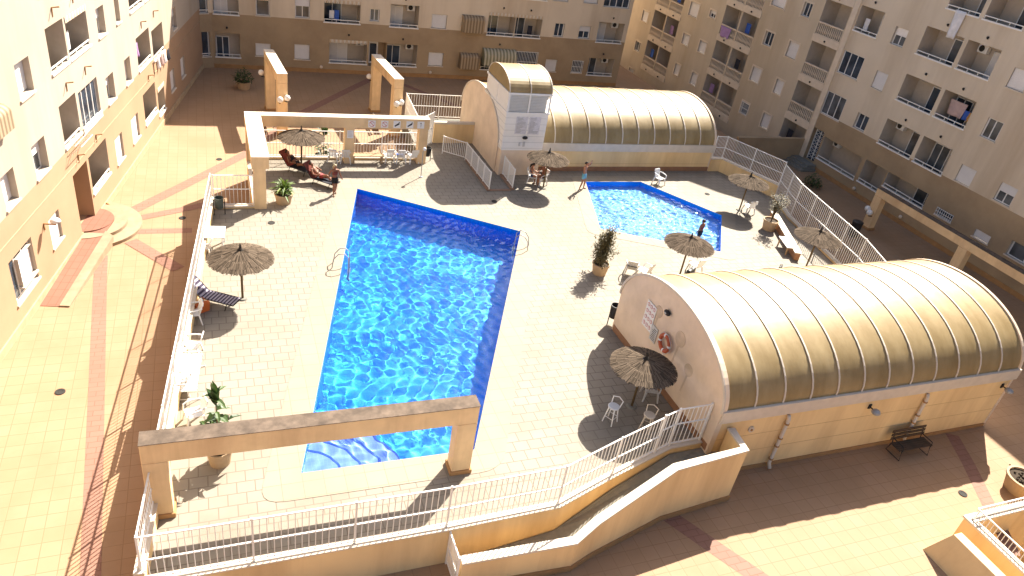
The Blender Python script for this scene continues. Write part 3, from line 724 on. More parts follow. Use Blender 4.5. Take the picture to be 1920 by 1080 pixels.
# balcony stacks with balustrades
def stack(y1, y0, zs, bays):
    for zb in zs:                                   # zb: underside of the slab
        zt = zb+.5; nxt = zb+3.03
        for i in range(bays):
            a = Y(y1)+(y1-y0)*i/bays+.11; e = Y(y1)+(y1-y0)*(i+1)/bays-.11
            o = (a, e, zt, nxt); b = MB(); d = 1.5
            b.face([(a, 0, zt), (a, d, zt), (a, d, nxt), (a, 0, nxt)][::-1]); b.face([(e, 0, zt), (e, d, zt), (e, d, nxt), (e, 0, nxt)])
            b.face([(a, 0, nxt), (a, d, nxt), (e, d, nxt), (e, 0, nxt)][::-1]); b.face([(a, 0, zt), (e, 0, zt), (e, d, zt), (a, d, zt)]); b.face([(a, d, zt), (e, d, zt), (e, d, nxt), (a, d, nxt)])
            w = b.build('balcony', M['recess'], W.root); W.ops.append(o)
            q = MB(); m_ = a+(e-a)*.55
            for x in (m_, (m_+e-.08)/2, e-.08): q.box(x-.03, d-.07, zt, x+.03, d-.003, zt+2.1)
            q.box(m_, d-.07, zt+2.04, e-.08, d-.003, zt+2.1)
            dr = q.build('balcony_door', M['pvc'], w); MB().box(m_+.03, d-.05, zt+.03, e-.11, d-.03, zt+2.04).build('pane', M['glass'], dr)
            q = MB(); n = int((e-a)/.19)
            q.box(a, .0, zt+.84, e, .14, zt+.93); q.box(a, .0, zt+.004, e, .14, zt+.07)
            for j in range(n):
                x = a+(e-a)*(j+.5)/n
                q.lathe([(.035, 0), (.03, .1), (.06, .25), (.035, .45), (.03, .6), (.045, .77)], x, .07, 6, cz=zt+.07)
            q.build('balustrade', M['slab'], w)
            if (i+int(zb)) % 3 == 0:
                q = MB(); q.box(a+.3, .5, zt+.9, a+.9, .52, zt+1.7); q.build('laundry', random.choice([M['cl_blue'], M['cl_dark'], M['cl_violet']]), w)
            q = MB().box(a-.11, -.05, zb, e+.11, -.003, zt-.004).build('balcony_slab', M['slab'], W.root)
            q = MB(); q.sphere((0, -.06, 0), .07, 8, 6); q.box(-.02, -.05, -.08, .02, 0, .05); q.build('wall_light', M['dark'], W.root, loc=((a+e)/2, -.055, zb+.25))
stack(45.5, 42.6, (-.55, 2.45, 5.48, 8.5, 11.5), 1)
stack(56.95, 51.95, (-.55, 2.45, 5.48, 8.5, 11.5), 2)
stack(68.3, 63.3, (-.55, 2.45, 5.48, 8.5), 2)
for a_, b_, st in (((1437.5, 56.7), (1445, 88), 'glass'), ((1481.7, 75.8), (1490, 111.7), 'shutter'), ((1413, 123), (1421, 157.5), 'shutter'), ((1457.5, 147.5), (1462.5, 179), 'shutter'), ((1510, 3), (1516.7, 34), 'glass'),
                   ((1453, -14), (1470, 18), 'shutter'), ((1392.5, 189), (1399, 218), 'grille'), ((1432.5, 211), (1437.5, 244), 'shutter')):
    window(W, RR(a_, b_), st, surround='slab', depth=.14)
for a_, b_, st in (((1282.5, 61.7), (1289, 86.7), 'shutter'), ((1313, 75), (1320, 101.7), 'shutter'), ((1267.5, 118), (1271, 143), 'shutter'), ((1299, 134), (1303, 161.7), 'shutter'), ((1297, 2), (1306, 34), 'shutter'), ((1333, 18), (1340, 36), 'half'),
                   ((1206.7, 19), (1212.5, 43), 'shutter'), ((1193, 76), (1198, 98), 'glass'), ((1180, 126), (1187, 138), 'shutter')):
    window(W, RR(a_, b_), st, surround='slab', depth=.14)
b = W.facade('wall', Y(42.3), 95, 0, 15.6, None, band=4.15, cuts=())
b2 = W.facade('wall', Y(80), Y(42.3), -2.6, 15.6, None)
n0 = len(b.v); b.v += b2.v; b.f += [tuple(n0+i for i in f_) for f_ in b2.f]; b.m += [2]*len(b2.f)
# parapets; unseen gable shaped to shade the deck, far end raised against sun
b.face([(Y(42.3), 0, 15.6), (95, 0, 15.6), (95, 0, 16.6), (Y(42.3), 0, 16.6)], 1)
b.face([(0, 0, 15.6), (Y(42.3), 0, 15.6), (Y(42.3), 0, 15.7), (Y(43.2), 0, 15.7), (Y(46.5), 0, 17.9), (Y(49.5), 0, 19.5), (Y(52.5), 0, 19.5), (Y(56), 0, 17.2), (Y(58), 0, 17.2), (Y(58.5), 0, 20.2), (0, 0, 20.2)], 2)
b.face([(0, 0, 16.6), (95, 0, 16.6), (95, 10, 16.6), (0, 10, 16.6)], 1); b.face([(0, 10, -2.6), (0, 0, -2.6), (0, 0, 16.6), (0, 10, 16.6)], 2); b.face([(95, 0, 0), (95, 10, 0), (95, 10, 16.6), (95, 0, 16.6)], 1)
b.face([(Y(43.2), 0, 15.7), (Y(49.5), 0, 19.5), (Y(49.5), 9, 19.5), (Y(43.2), 9, 15.7)], 2)
b.box(Y(42.55), -.08, 0, Y(42.05), -.003, 15.6, 3)
b.box(Y(42.0), -.05, 0, od[0]-.02, -.003, .3, 4); b.box(od[1]+.02, -.05, 0, 95, -.003, .3, 4)
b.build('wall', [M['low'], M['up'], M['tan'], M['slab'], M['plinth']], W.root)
for px_, py_ in ((1590, 384), (1688, 411)):
    s_, z_ = W.px(px_, py_); MB().sphere((0, -.08, 0), .12, 12, 8).build('wall_lamp', M['slab'], W.root, smooth=True, loc=(s_, -.02, max(.5, z_)))
# downpipe stains under sills are left to the plaster; steps up to the right-hand door
b = MB()
for j in range(3): b.box(42.5-.5-.35*(3-j), Y(od[1])-.6, 0, 42.44-.0, Y(od[0])+.9, .15*(j+1)) if j == 0 else b.box(42.5-.5-.35*(3-j), Y(od[1])-.45, .15*j, 42.44, Y(od[0])+.8, .15*(j+1))
o = b.build('entrance_steps', M['ramp']); tag(o, 'three grey steps up to the white latticed door of the right-hand block', 'steps')
# parapet wall that closes the sunken path
b = MB(); b.box(36.2, 42.45, 0, 42.39, 42.7, 1.75); b.box(36.17, 42.42, 1.752, 42.39, 42.73, 1.8)
tag(b.build('parapet_wall', M['low']), 'plain dark brown wall across the shaded courtyard beside the right-hand door', 'wall')
# ------------------------------------------------------------------ barrel-vaulted pavilions
def half_ellipse(yc, a, b_, z0, n=28): return [(yc-a*math.cos(PI*i/n), z0+b_*math.sin(PI*i/n)) for i in range(n+1)]
def vault(name_label, x0, x1, y0, y1, zb, nrib, loc_deck, skip=0):
    root = thing('vaulted_pavilion', name_label, 'pavilion', ((x0+x1)/2, (y0+y1)/2, 0))
    ox, oy = (x0+x1)/2, (y0+y1)/2; x0 -= ox; x1 -= ox; y0 -= oy; y1 -= oy
    ZB, ZT, RI = 2.58, 3.06, 2.1; a = (y1-y0)/2
    b = MB(); b.box(x0+.02, y0, zb, x1-.02, y1, ZB)
    for z in (.95, 1.75): b.box(x0+.03, y0-.004, z, x1-.03, y0+.01, z+.015, 1)
    b.build('wall', [M['wall'], mat('wall_joint', (.52, .35, .17), .9)], root)
    b = MB(); b.box(x0, y0-.09, ZB+.002, x1+.06, y0+.15, ZT); b.box(x0, y1-.15, ZB+.002, x1+.06, y1+.09, ZT); b.box(x1-.15, y0+.152, ZB+.002, x1+.06, y1-.152, ZT)
    b.build('gutter_band', M['cap'], root)
    prof = half_ellipse(0, a-.02, RI, ZT-.02)
    b = MB(); N = nrib
    for k in range(N):
        xa, xb = x0+.12+(x1-x0-.18)*k/N, x0+.12+(x1-x0-.18)*(k+1)/N
        for (ya, za), (yb, zc) in zip(prof, prof[1:]):
            b.face([(xa, ya, za), (xa, yb, zc), (xb, yb, zc), (xb, ya, za)][::-1])
    o = b.build('roof_sheets', M['vault'], root, smooth=True)
    bm = bmesh.new(); bm.from_mesh(o.data); bmesh.ops.remove_doubles(bm, verts=bm.verts, dist=.0005); bm.to_mesh(o.data); bm.free()
    for k in range(skip, N+1):
        xa = x0+.12+(x1-x0-.18)*k/N
        pr = half_ellipse(0, a+.0, RI+.02, ZT-.02)
        q = MB(); wd = .035
        for (ya, za), (yb, zc) in zip(pr, pr[1:]):
            dn = Vector((0, ya, za-ZT)).normalized()*.0
            q.bar((xa, ya, za), (xa, yb, zc), wd*1.7, .03)
        r_ = q.build('roof_rib', M['cap'], root)
    # end walls: half discs
    for xe, nm in ((x0, 'end_wall'), (x1, 'end_wall')):
        pr = half_ellipse(0, a+.03, RI+.06, ZT-.02, 36)
        poly = [(y0-.02, zb)]+[(y, z) for y, z in pr]+[(y1+.02, zb)]
        q = MB(); t0, t1 = (xe-.05, xe+.16) if xe < 0 else (xe-.1, xe+.02)
        n = len(poly); q.face([(t0, y, z) for y, z in poly][::-1]); q.face([(t1, y, z) for y, z in poly])
        for i in range(n):
            j = (i+1) % n; q.face([(t0, *poly[i]), (t1, *poly[i]), (t1, *poly[j]), (t0, *poly[j])][::-1])
        ew = q.build(nm, M['endwall'], root)
        if xe < 0:
            q = MB(); pr2 = half_ellipse(0, a+.06, RI+.09, ZT-.02, 36)
            for (ya, za), (yb, zc) in zip(pr2, pr2[1:]): q.bar((t0-.02, ya, za), (t0-.02, yb, zc), .06, .09)
            q.build('edge_trim', M['cap'], ew)
    return root, ox, oy
VN, vox, voy = vault('large golden barrel-vaulted pavilion beside the ramp with a lifebuoy on its end wall', 15.06, 29.55, 14.24, 21.5, 0, 12, True)
VF, fox, foy = vault('golden barrel-vaulted pavilion with a white louvred tower, at the far side of the deck', 15.25, 30.35, 37.65, 44.85, 0, 13, True)
# plinths at deck and ground
MB().box(15.0-vox, 14.3-voy, DK+.004, 15.06-.05-vox, 21.45-voy, DK+.3).build('plinth', mat('plinth_brown', (.3, .16, .09), .85), VN)
MB().box(15.3-vox, 14.20-voy, .0, 29.5-vox, 14.238-voy, .17).build('plinth', M['plinth'], VN)
MB().box(17.8-fox, 37.6-foy, DK+.004, 30.3-fox, 37.648-foy, DK+.28).build('plinth', bpy.data.materials['plinth_brown'], VF)
# tower of the far pavilion
tx0, tx1, ty0, ty1 = 15.25-fox, 17.75-fox, 37.05-foy, 40.75-foy
b = MB(); b.box(tx0, ty0, 0, tx1, ty1, 2.83); b.build('tower_base', M['endwall'], VF)
b = MB(); b.box(tx0-.03, ty0-.03, 2.832, tx1+.03, ty1+.03, 5.1)
for j in range(6):
    z = 2.95+j*.36; b.box(tx0-.036, ty0-.036, z, tx1+.036, ty1+.036, z+.018, 1)
tw = b.build('tower', [M['white'], M['plgrey']], VF)
b = MB(); b.box(tx0+.1, ty0+.1, 5.1, tx1-.1, ty1-.1, 6.1, 1)
for j in range(11):
    z = 5.13+j*.087
    b.hexa([(tx0+.04, ty0-.0, z), (tx1-.04, ty0-.0, z), (tx1-.04, ty0+.1, z+.05), (tx0+.04, ty0+.1, z+.05)], [(tx0+.04, ty0-.0, z+.02), (tx1-.04, ty0-.0, z+.02), (tx1-.04, ty0+.1, z+.07), (tx0+.04, ty0+.1, z+.07)], 0)
b.box(tx0-.03, ty0, 5.1, tx0+.1, ty1, 6.1, 0)
for x in (tx0-.05, (tx0+tx1)/2-.05, tx1-.05): b.box(x, ty0-.03, 5.1, x+.1, ty0-.002, 6.1)
b.box(tx0-.05, (ty0+ty1)/2-.05, 5.1, tx0-.032, (ty0+ty1)/2+.05, 6.1)
b.box(tx0-.08, ty0-.08, 6.1, tx1+.08, ty1+.08, 6.2)
b.box(tx0-.08, ty0-.08, 5.02, tx1+.08, ty1+.08, 5.102)
b.build('louvre_band', [M['white'], M['plgrey']], tw)
prof = half_ellipse((ty0+ty1)/2, (ty1-ty0)/2+.03, .95, 6.2, 20); q = MB()
for (ya, za), (yb, zc) in zip(prof, prof[1:]): q.face([(tx0-.02, ya, za), (tx0-.02, yb, zc), (tx1+.04, yb, zc), (tx1+.04, ya, za)][::-1])
for xe in (tx0-.01, tx1+.03): q.face([(xe, y, z) for y, z in (prof if xe > tx0+.5 else prof[::-1])])
q.build('cap_roof', M['vault'], tw, smooth=False)
q = MB()
for xe in (tx0-.02, (tx0+tx1)/2, tx1+.04):
    for (ya, za), (yb, zc) in zip(prof, prof[1:]): q.bar((xe, ya, za+.01), (xe, yb, zc+.01), .06, .03)
q.build('cap_rib', M['cap'], tw)
nb = mat('notice_print', (.6, .585, .61), .6, var=.12, scale=9)
for k, x in enumerate((tx0+.62, tx0+1.42)):
    q = MB(); q.box(x, ty0-.05, 3.82, x+.7, ty0-.036, 4.85)
    for j in range(12): q.box(x+.06, ty0-.056, 3.9+j*.077, x+.25+random.random()*.4, ty0-.05, 3.9+j*.077+.03, 1)
    nt = q.build('notice_board', [nb, M['grey']], loc=(0, 0, 0)); nt.parent = None
    nt.location = (fox, foy, 0)
    tag(nt, ('left' if k == 0 else 'right')+' one of the two grey notice boards full of small print on the white tower', 'notice')
q = MB(); q.sphere((0, 0, 0), .17, 14, 8, sz=.6, sy=.5); q.build('tower_lamp', M['black'], tw, loc=((tx0+tx1)/2+.05, ty0-.09, 3.62))
q = MB(); q.box(-.05, -.03, -.12, .05, 0, .12); q.build('switch_box', M['plgrey'], tw, loc=((tx0+tx1)/2-.22, ty0-.04, 3.22))
q = MB(); q.box(-.06, -.03, -.14, .06, 0, .14); q.build('switch_box', M['plgrey'], tw, loc=((tx0+tx1)/2+.05, ty0-.04, 3.22))
# fittings on the near pavilion wall
yw = 14.24
def downpipe(x0, x1, lab):
    t = thing('downpipe', lab, 'pipe', (x0, yw-.12, 0), 0, 'downpipes on the near pavilion')
    MB().tube([(0, .08, 2.5), (0, 0, 2.35), (x1-x0, 0, .25), (x1-x0, -.12, .08)], .065, 10).build('pipe', M['cap'], t, smooth=True)
    q = MB()
    for f_ in (.1, .42, .6, .9): q.tube([((x1-x0)*f_, 0, 2.35-2.1*f_+.03), ((x1-x0)*f_, 0, 2.35-2.1*f_-.03)], .085, 10)
    q.build('pipe_clip', M['plinth'], t)
downpipe(18.05, 18.05, 'cream downpipe on the golden pavilion wall, the one farther from the black bench'); downpipe(24.75, 24.75, 'cream downpipe on the golden pavilion wall, right behind the black bench')
def flood(p, lab):
    t = thing('floodlight', lab, 'lamp', p, 0, 'floodlights on the near pavilion')
    MB().tube([(0, .05, 0), (0, -.1, .0), (0, -.22, -.05)], .025, 6).build('bracket', M['dark'], t)
    MB().box(-.06, .02, -.1, .06, .06, .1).build('mounting_plate', M['dark'], t)
    MB().lathe([(0, .1), (.13, .09), (.17, 0), (.13, -.05), (0, -.06)], n=14).build('lamp_head', M['grey'], t, smooth=True, loc=(0, -.28, -.02))
flood((21.95, yw-.06, 2.25), 'small round floodlight on the pavilion wall midway between the two downpipes'); flood((29.1, yw-.06, 2.25), 'small round floodlight near the right corner of the pavilion wall')
t = thing('wall_fitting', 'small round wall fitting left of the first downpipe', 'fitting', (16.6, yw-.002, 2.05)); MB().tube([(0, -.06, 0), (0, 0, 0)], .12, 14).build('cover', M['cap'], t); MB().tube([(0, -.08, 0), (0, -.06, 0)], .05, 10).build('knob', M['plinth'], t)
# end wall fittings
xe = 15.06-.05
t = thing('lifebuoy', 'orange red lifebuoy hanging on the round end wall of the near pavilion', 'lifebuoy', (xe-.06, 17.85, 3.25))
q = MB(); n1, n2 = 24, 10
for i in range(n1):
    for j in range(n2):
        def P_(i, j):
            A, B_ = 2*PI*i/n1, 2*PI*j/n2; r = .3+.085*math.cos(B_); return (-.08+.085*math.sin(B_)*.8, r*math.cos(A), r*math.sin(A))
        q.face([P_(i, j), P_(i+1, j), P_(i+1, j+1), P_(i, j+1)], 0 if (i % 6) < 5 else 1)
q.build('ring', [mat('buoy_orange', (.42, .09, .035), .5), M['plastic']], t, smooth=True)
q = MB()
for i in range(4):
    A = PI/2*i+.3; q.tube([(-.08, .4*math.cos(A), .4*math.sin(A)), (-.1, .43*math.cos(A+.78), .43*math.sin(A+.78)), (-.08, .4*math.cos(A+PI/2), .4*math.sin(A+PI/2))], .012, 5)
q.build('grab_rope', M['plgrey'], t)
t = thing('sign', 'large white pool rules sign with red pictograms on the round end wall', 'sign', (xe-.03, 19.3, 3.45))
MB().box(-.012, -.33, -.55, .012, .33, .55).build('board', M['plastic'], t)
M['sr'] = mat('sign_red', (.5, .12, .12), .6)
for i in range(3):
    for j in range(4):
        cy_, cz_ = -.2+i*.2, -.4+j*.27; q = MB(); q.tube([(-.018, cy_, cz_), (-.0125, cy_, cz_)], .08, 12); q.tube([(-.022, cy_, cz_), (-.018, cy_, cz_)], .057, 12, 1)
        q.bar((-.024, cy_-.05, cz_+.05), (-.024, cy_+.05, cz_-.05), .015, .008, 0); q.build('pictogram', [M['sr'], M['pvc']], t)
t = thing('sign', 'small pale sign with lines of text beside the lifebuoy', 'sign', (xe-.03, 18.75, 3.0))
MB().box(-.01, -.2, -.32, .01, .2, .32).build('board', M['plgrey'], t)
q = MB()
for j in range(7): q.box(-.013, -.15, -.25+j*.075, -.0105, .05+.1*random.random(), -.25+j*.075+.025)
q.build('text_lines', M['dark'], t)
t = thing('wall_lamp', 'black oval wall lamp high on the round end wall', 'lamp', (xe-.05, 18.25, 4.32))
MB().sphere((-.06, 0, 0), .17, 14, 8, sx=.6, sz=.62).build('lamp_body', M['black'], t, smooth=True); MB().sphere((-.1, 0, 0), .11, 12, 8, sx=.6, sz=.6).build('lamp_glass', M['plgrey'], t)
for k, (y_, z_, r_) in enumerate(((18.85, 3.95, .24), (17.25, 3.85, .3), (16.35, 3.15, .24))):   # shadows of round lights with stem, put on as darker sheets
    q = MB(); q.tube([(-.012, y_, z_), (.0, y_, z_)], r_, 20); q.hexa([(-.006, y_+.03, z_-r_-.75), (0, y_+.03, z_-r_-.75), (0, y_+.1, z_-r_-.75), (-.006, y_+.1, z_-r_-.75)], [(-.006, y_-.05, z_-r_+.02), (0, y_-.05, z_-r_+.02), (0, y_+.04, z_-r_+.02), (-.006, y_+.04, z_-r_+.02)])
    q.build('round_light_shadow', mat('round_light_shade', (.58, .45, .32), .9), VN, loc=(xe-vox-.003, -voy, 0))
# ------------------------------------------------------------------ retaining wall, ramp
b = MB()
def wallstrip(b, pts, z0, z1, th, side=1, m=0, cap=None, capm=1, over=.03):
    """wall of thickness th along a polyline (inside on the left if side=1)"""
    P = [Vector(p[:2]) for p in pts]; N = len(P); off = []
    for i in range(N):
        d = Vector((0, 0))
        if i > 0: d += (P[i]-P[i-1]).normalized()
        if i < N-1: d += (P[i+1]-P[i]).normalized()
        d.normalize(); off.append(Vector((-d.y, d.x))*side)
    Z0 = z0 if hasattr(z0, '__len__') else [z0]*N; Z1 = z1 if hasattr(z1, '__len__') else [z1]*N
    for i in range(N-1):
        a0, a1 = P[i], P[i+1]; c0, c1 = P[i]+off[i]*th, P[i+1]+off[i+1]*th
        q = [a0, a1, c1, c0] if side > 0 else [a1, a0, c0, c1]
        zz0 = [Z0[i], Z0[i+1], Z0[i+1], Z0[i]] if side > 0 else [Z0[i+1], Z0[i], Z0[i], Z0[i+1]]
        zz1 = [Z1[i], Z1[i+1], Z1[i+1], Z1[i]] if side > 0 else [Z1[i+1], Z1[i], Z1[i], Z1[i+1]]
        b.hexa([(p.x, p.y, z) for p, z in zip(q, zz0)], [(p.x, p.y, z) for p, z in zip(q, zz1)], m)
        if cap:
            a0, a1, c0, c1 = P[i]-off[i]*over, P[i+1]-off[i+1]*over, P[i]+off[i]*(th+over), P[i+1]+off[i+1]*(th+over)
            q = [a0, a1, c1, c0] if side > 0 else [a1, a0, c0, c1]
            b.hexa([(p.x, p.y, z+.002) for p, z in zip(q, zz1)], [(p.x, p.y, z+cap) for p, z in zip(q, zz1)], capm)
    return b
front = [(-2.37, 12.93), (5.4, 12.88), (8.9, 12.95), (11.15, 13.72), (13.7, 14.5), (15.02, 14.55)]
CURB = DK+.13
b = MB(); wallstrip(b, front, 0, CURB, .22, 1, 0, .05)
tag(b.build('retaining_wall', [M['wall'], M['cap']]), 'ochre retaining wall carrying the white fence along the near edge of the pool deck', 'wall')
lf = [(-.40, 33.45), (-2.39, 12.93)]
b = MB(); wallstrip(b, lf, 0, CURB+.42, .2, 1, 0, .05)
tag(b.build('retaining_wall', [M['wall'], M['cap']]), 'ochre retaining wall below the white fence on the sunny walk side', 'wall')
b = MB(); wallstrip(b, [(11.3, 39.35), (1.55, 39.35), (1.55, 33.45), (-.4, 33.45)], 0, DK+.08, .18, 1, 0, .04)
tag(b.build('retaining_wall', [M['wall'], M['cap']]), 'low wall under the pergola at the back of the pool deck', 'wall')
rw = [(29.5, 21.6), (30.5, 24.0), (31.75, 30.6), (32.85, 33.5), (31.3, 37.75), (30.36, 37.75)]
b = MB(); wallstrip(b, rw[:4], 0, DK+.12, .2, 1, 0, .05); wallstrip(b, rw[3:], 0, DK+.85, .2, 1, 0, .05)
tag(b.build('retaining_wall', [M['wall'], M['cap']]), 'retaining wall with white fence in front of the shaded right-hand courtyard', 'wall')
# ramp up to the gate with its outer parapet
par = [(5.6, 11.95), (9.0, 11.78), (9.8, 12.07), (12.72, 12.85), (15.6, 13.12), (15.75, 14.16)]
par_h = [1.15, 1.25, 1.4, 2.83, 2.25, 2.25]
par_h = [1.05, 1.15, 1.45, 2.25, 2.25, 2.25]
b = MB(); wallstrip(b, par, 0, par_h, .22, 1, 0, .07)
for i in range(len(par)-2): b.bar((par[i][0]+.02, par[i][1]-.02, .1), (par[i+1][0]+.02, par[i+1][1]-.02, .1), .06, .2, 2)
tag(b.build('ramp_parapet', [M['wall'], M['cap'], M['plinth']]), 'ochre parapet wall with white coping on the outer side of the access ramp', 'wall')
rp = [(5.7, 12.2), (8.95, 12.0), (9.7, 12.3), (12.65, 13.1), (15.45, 13.35), (15.5, 14.2), (15.0, 14.5), (13.72, 14.45), (11.18, 13.68), (8.9, 12.92), (5.7, 12.85)]
rz = [.03, .42, .55, 1.1, 1.2, 1.2, 1.2, 1.2, .9, .45, .03]
b = MB(); b.prism(rp, -.02, rz, 0); tag(b.build('ramp', M['ramp']), kind='structure')
# ------------------------------------------------------------------ white railings
def fence(name, label, pts, z0, z1, mid=None, post=2.4, bar=.165, bw=.02, group='white steel railings around the pool deck', base_low=None, pw=.05, name_posts='post', cat='fence'):
    P = [Vector(p[:2]) for p in pts]
    Z0 = z0 if hasattr(z0, '__len__') else [z0]*len(P)
    root = thing(name, label, cat, (P[0].x, P[0].y, Z0[0]), 0, group); O = Vector((P[0].x, P[0].y, Z0[0])); H_ = z1
    segs = []
    for i in range(len(P)-1):
        L = (P[i+1]-P[i]).length; n = max(1, round(L/post))
        for k in range(n):
            f0, f1 = k/n, (k+1)/n
            a = Vector((*P[i].lerp(P[i+1], f0), Z0[i]+(Z0[i+1]-Z0[i])*f0)); e = Vector((*P[i].lerp(P[i+1], f1), Z0[i]+(Z0[i+1]-Z0[i])*f1))
            segs.append((a-O, e-O))
    up = Vector((0, 0, 1))
    for k, (a, e) in enumerate(segs):
        MB().box(-pw/2, -pw/2, -.1, pw/2, pw/2, H_+.05).build('post', M['white'], root, loc=a)
        q = MB(); d = (e-a); L = d.length; u = d.normalized()
        for h in [.08, H_]+([mid] if mid else []): q.bar(a+u*pw*.5+up*h, e-u*pw*.5+up*h, .04, .035)
        nb = int(L/bar)
        for j in range(1, nb):
            p = a+d*(j/nb); q.bar(p+up*.098, p+up*(H_-.018), bw, bw)
        q.build('railing_panel', M['white'], root)
    MB().box(-pw/2, -pw/2, -.1, pw/2, pw/2, H_+.05).build('post', M['white'], root, loc=segs[-1][1])
    return root
ZC = CURB+.052
HF = 3.0-ZC
fence('fence', 'white railing along the near edge of the deck, below the concrete portal', [(-2.25, 13.04), (5.4, 12.99), (8.87, 13.06), (11.1, 13.82), (13.0, 14.42)], ZC, HF, .72)
fence('gate', 'white barred gate at the top of the access ramp, against the near pavilion', [(13.0, 14.42), (13.68, 14.62), (14.95, 14.66)], ZC, HF+.05, .95, post=1.3, pw=.07, group=None, cat='gate')
fence('fence', 'long white railing on the sunny left side of the deck, beside the walk', [(-2.25, 13.06), (-.3, 33.4)], ZC+.42, HF-.42, .55)
fence('fence', 'short white railing in the left corner of the deck beside the grey bin', [(-.2, 33.38), (1.55, 33.38)], DK+.13, 1.55, .85, post=1.8)
fence('fence', 'white railing under the pergola at the back of the deck', [(1.75, 39.28), (11.2, 39.28)], DK+.13, 1.5, .8, post=2.4)
fence('fence', 'tall white railing facing the shaded courtyard on the right of the deck', [(29.55, 21.75), (30.4, 24.05), (31.65, 30.6), (32.7, 33.45)], DK+.17, 2.1, 1.05, post=1.9)
fence('fence', 'white lattice railing at the far right corner of the deck, beside the far pavilion', [(32.74, 33.5), (31.2, 37.62), (30.4, 37.66)], DK+.9, 1.5, .75, post=2.4, bar=.1, bw=.018)
# wall and railing of the back entrance, between pergola and far pavilion
b = MB(); wallstrip(b, [(15.2, 41.9), (12.6, 41.9)], 0, 2.5, .2, -1, 0, .12)
tag(b.build('low_wall', [M['wall'], M['cap']]), 'beige wall with white coping between the pergola and the far pavilion', 'wall')
fence('fence', 'white railing standing behind the beige wall left of the far pavilion', [(12.0, 46.9), (16.6, 46.8)], 1.1, 1.6, .8, post=2.3, group='white steel railings around the pool deck')
fence('fence', 'white railing running edge-on from the pergola to the far courtyard', [(11.5, 40.2), (12.0, 46.8)], [1.2, 1.1], 1.6, .8, post=2.2, bar=.07)
b = MB(); b.prism([(11.4, 40.0), (16.6, 42.15), (16.7, 46.9), (11.9, 47.0)], 0, 1.02); tag(b.build('terrace', M['ramp']), kind='structure')
fence('gate', 'white gate at the back entrance right of the pergola', [(11.35, 40.6), (12.5, 41.8)], DK, 2.0, 1.0, post=2, bar=.09, bw=.03, group=None, cat='gate')
# low railings of the steps beside the tower
fence('handrail', 'white railing on the left of the sunken steps by the white tower', [(12.75, 40.2), (13.9, 39.2), (14.0, 34.95)], DK+.1, 1.0, None, post=1.2, bar=.11, bw=.022, group='white railings by the tower steps')
fence('handrail', 'white railing between the steps and the front of the white tower', [(15.5, 36.95), (15.45, 35.1)], DK+.1, 1.1, None, post=1.0, bar=.11, bw=.022, group='white railings by the tower steps')
b = MB(); b.box(13.9, 34.9, DK+.004, 14.1, 39.3, DK+.1); b.box(15.35, 35.0, DK+.004, 15.55, 37.0, DK+.1); b.box(14.1, 34.9, DK+.002, 15.35, 35.1, DK+.04)
tag(b.build('step_kerb', mat('kerb_brown', (.3, .19, .13), .85)), 'brown kerb framing the sunken steps in front of the far pavilion end', 'kerb')
fence('gate', 'small white mesh gate at the foot of the access ramp', [(5.5, 11.95), (5.5, 12.85)], .08, 1.25, .6, post=2, bar=.07, bw=.02, group=None, cat='gate')
# ------------------------------------------------------------------ concrete portals
def portal(label, p, q, h, w=.55, t=.5, bh=.62, z=0.0, group='concrete portal frames in the courtyard', foot=True, lamps=(), bh_cols=(0, 1), top='conctop'):
    p, q = Vector(p[:2]), Vector(q[:2]); d = q-p; L = d.length
    root = thing('concrete_portal', label, 'portal', (p.x, p.y, z), math.atan2(d.y, d.x), group)
    for f_ in bh_cols:
        x = w/2+(L-w)*f_
        b = MB(); b.box(x-w/2, -t/2, 0, x+w/2, t/2, h-bh-.002); b.build('column', M['conc'], root)
        if foot: MB().box(x-w/2-.05, -t/2-.05, 0, x+w/2+.05, t/2+.05, .16).build('column_foot', M['plinth'], root)
    MB().box(0, -t/2, h-bh, L, t/2, h-.02).build('beam', M['conc'], root)
    for k_ in [o for o in bpy.data.objects if o.parent == root and o.type == 'MESH']:
        bv = k_.modifiers.new('edge', 'BEVEL'); bv.width = .025; bv.segments = 2
    MB().box(-.012, -t/2-.012, h-.018, L+.012, t/2+.012, h).build('beam_top', M[top], root)
    return root
portal('large concrete portal standing over the near end of the big pool', (-2.2, 15.32), (6.72, 15.22), 3.97-DK, .6, .5, .66, DK, None)
portal('free-standing concrete portal in the far courtyard, the left one', (4.02, 45.9), (3.62, 51.0), 3.95, .6, .6, .6, 0, top='cap')
portal('free-standing concrete portal in the far courtyard, the one nearer the white tower', (11.2, 45.9), (10.75, 51.3), 3.95, .6, .62, .6, 0, top='cap')
portal('long weathered concrete portal in the shaded courtyard on the right', (39.25, 31.7), (39.25, 17.0), 2.75, .6, .5, .5, 0, bh_cols=(0, .47, 1))
# pergola of the deck: two beams at right angles
rt = thing('pergola', 'cream concrete pergola with pictogram signs at the back of the pool deck', 'pergola', (1.5, 38.9, DK))
hp = 3.95-DK
for x, y in ((.02, -.25), (5.15, -.25), (9.3, -.25)): MB().box(x, y, 0, x+.5, y+.5, hp-.6).build('column', M['conc'], rt)
MB().box(.08, -5.7, 0, .62, -5.2, hp-.6).build('column', M['conc'], rt)
MB().box(.78, -.25, hp-.598, 9.85, .25, hp-.02).build('beam', M['conc'], rt); MB().box(.0, -5.72, hp-.598, .778, .25, hp-.02).build('beam', M['conc'], rt)
MB().box(.0, -.26, hp-.018, 9.86, .26, hp).build('beam_top', M['cap'], rt); MB().box(-.01, -5.73, hp-.018, .79, -.262, hp).build('beam_top', M['cap'], rt)
sr = mat('sign_red_print', (.5, .1, .1), .6)
names = ('no diving', 'no ball games', 'no running', 'no jumping', 'shower first')
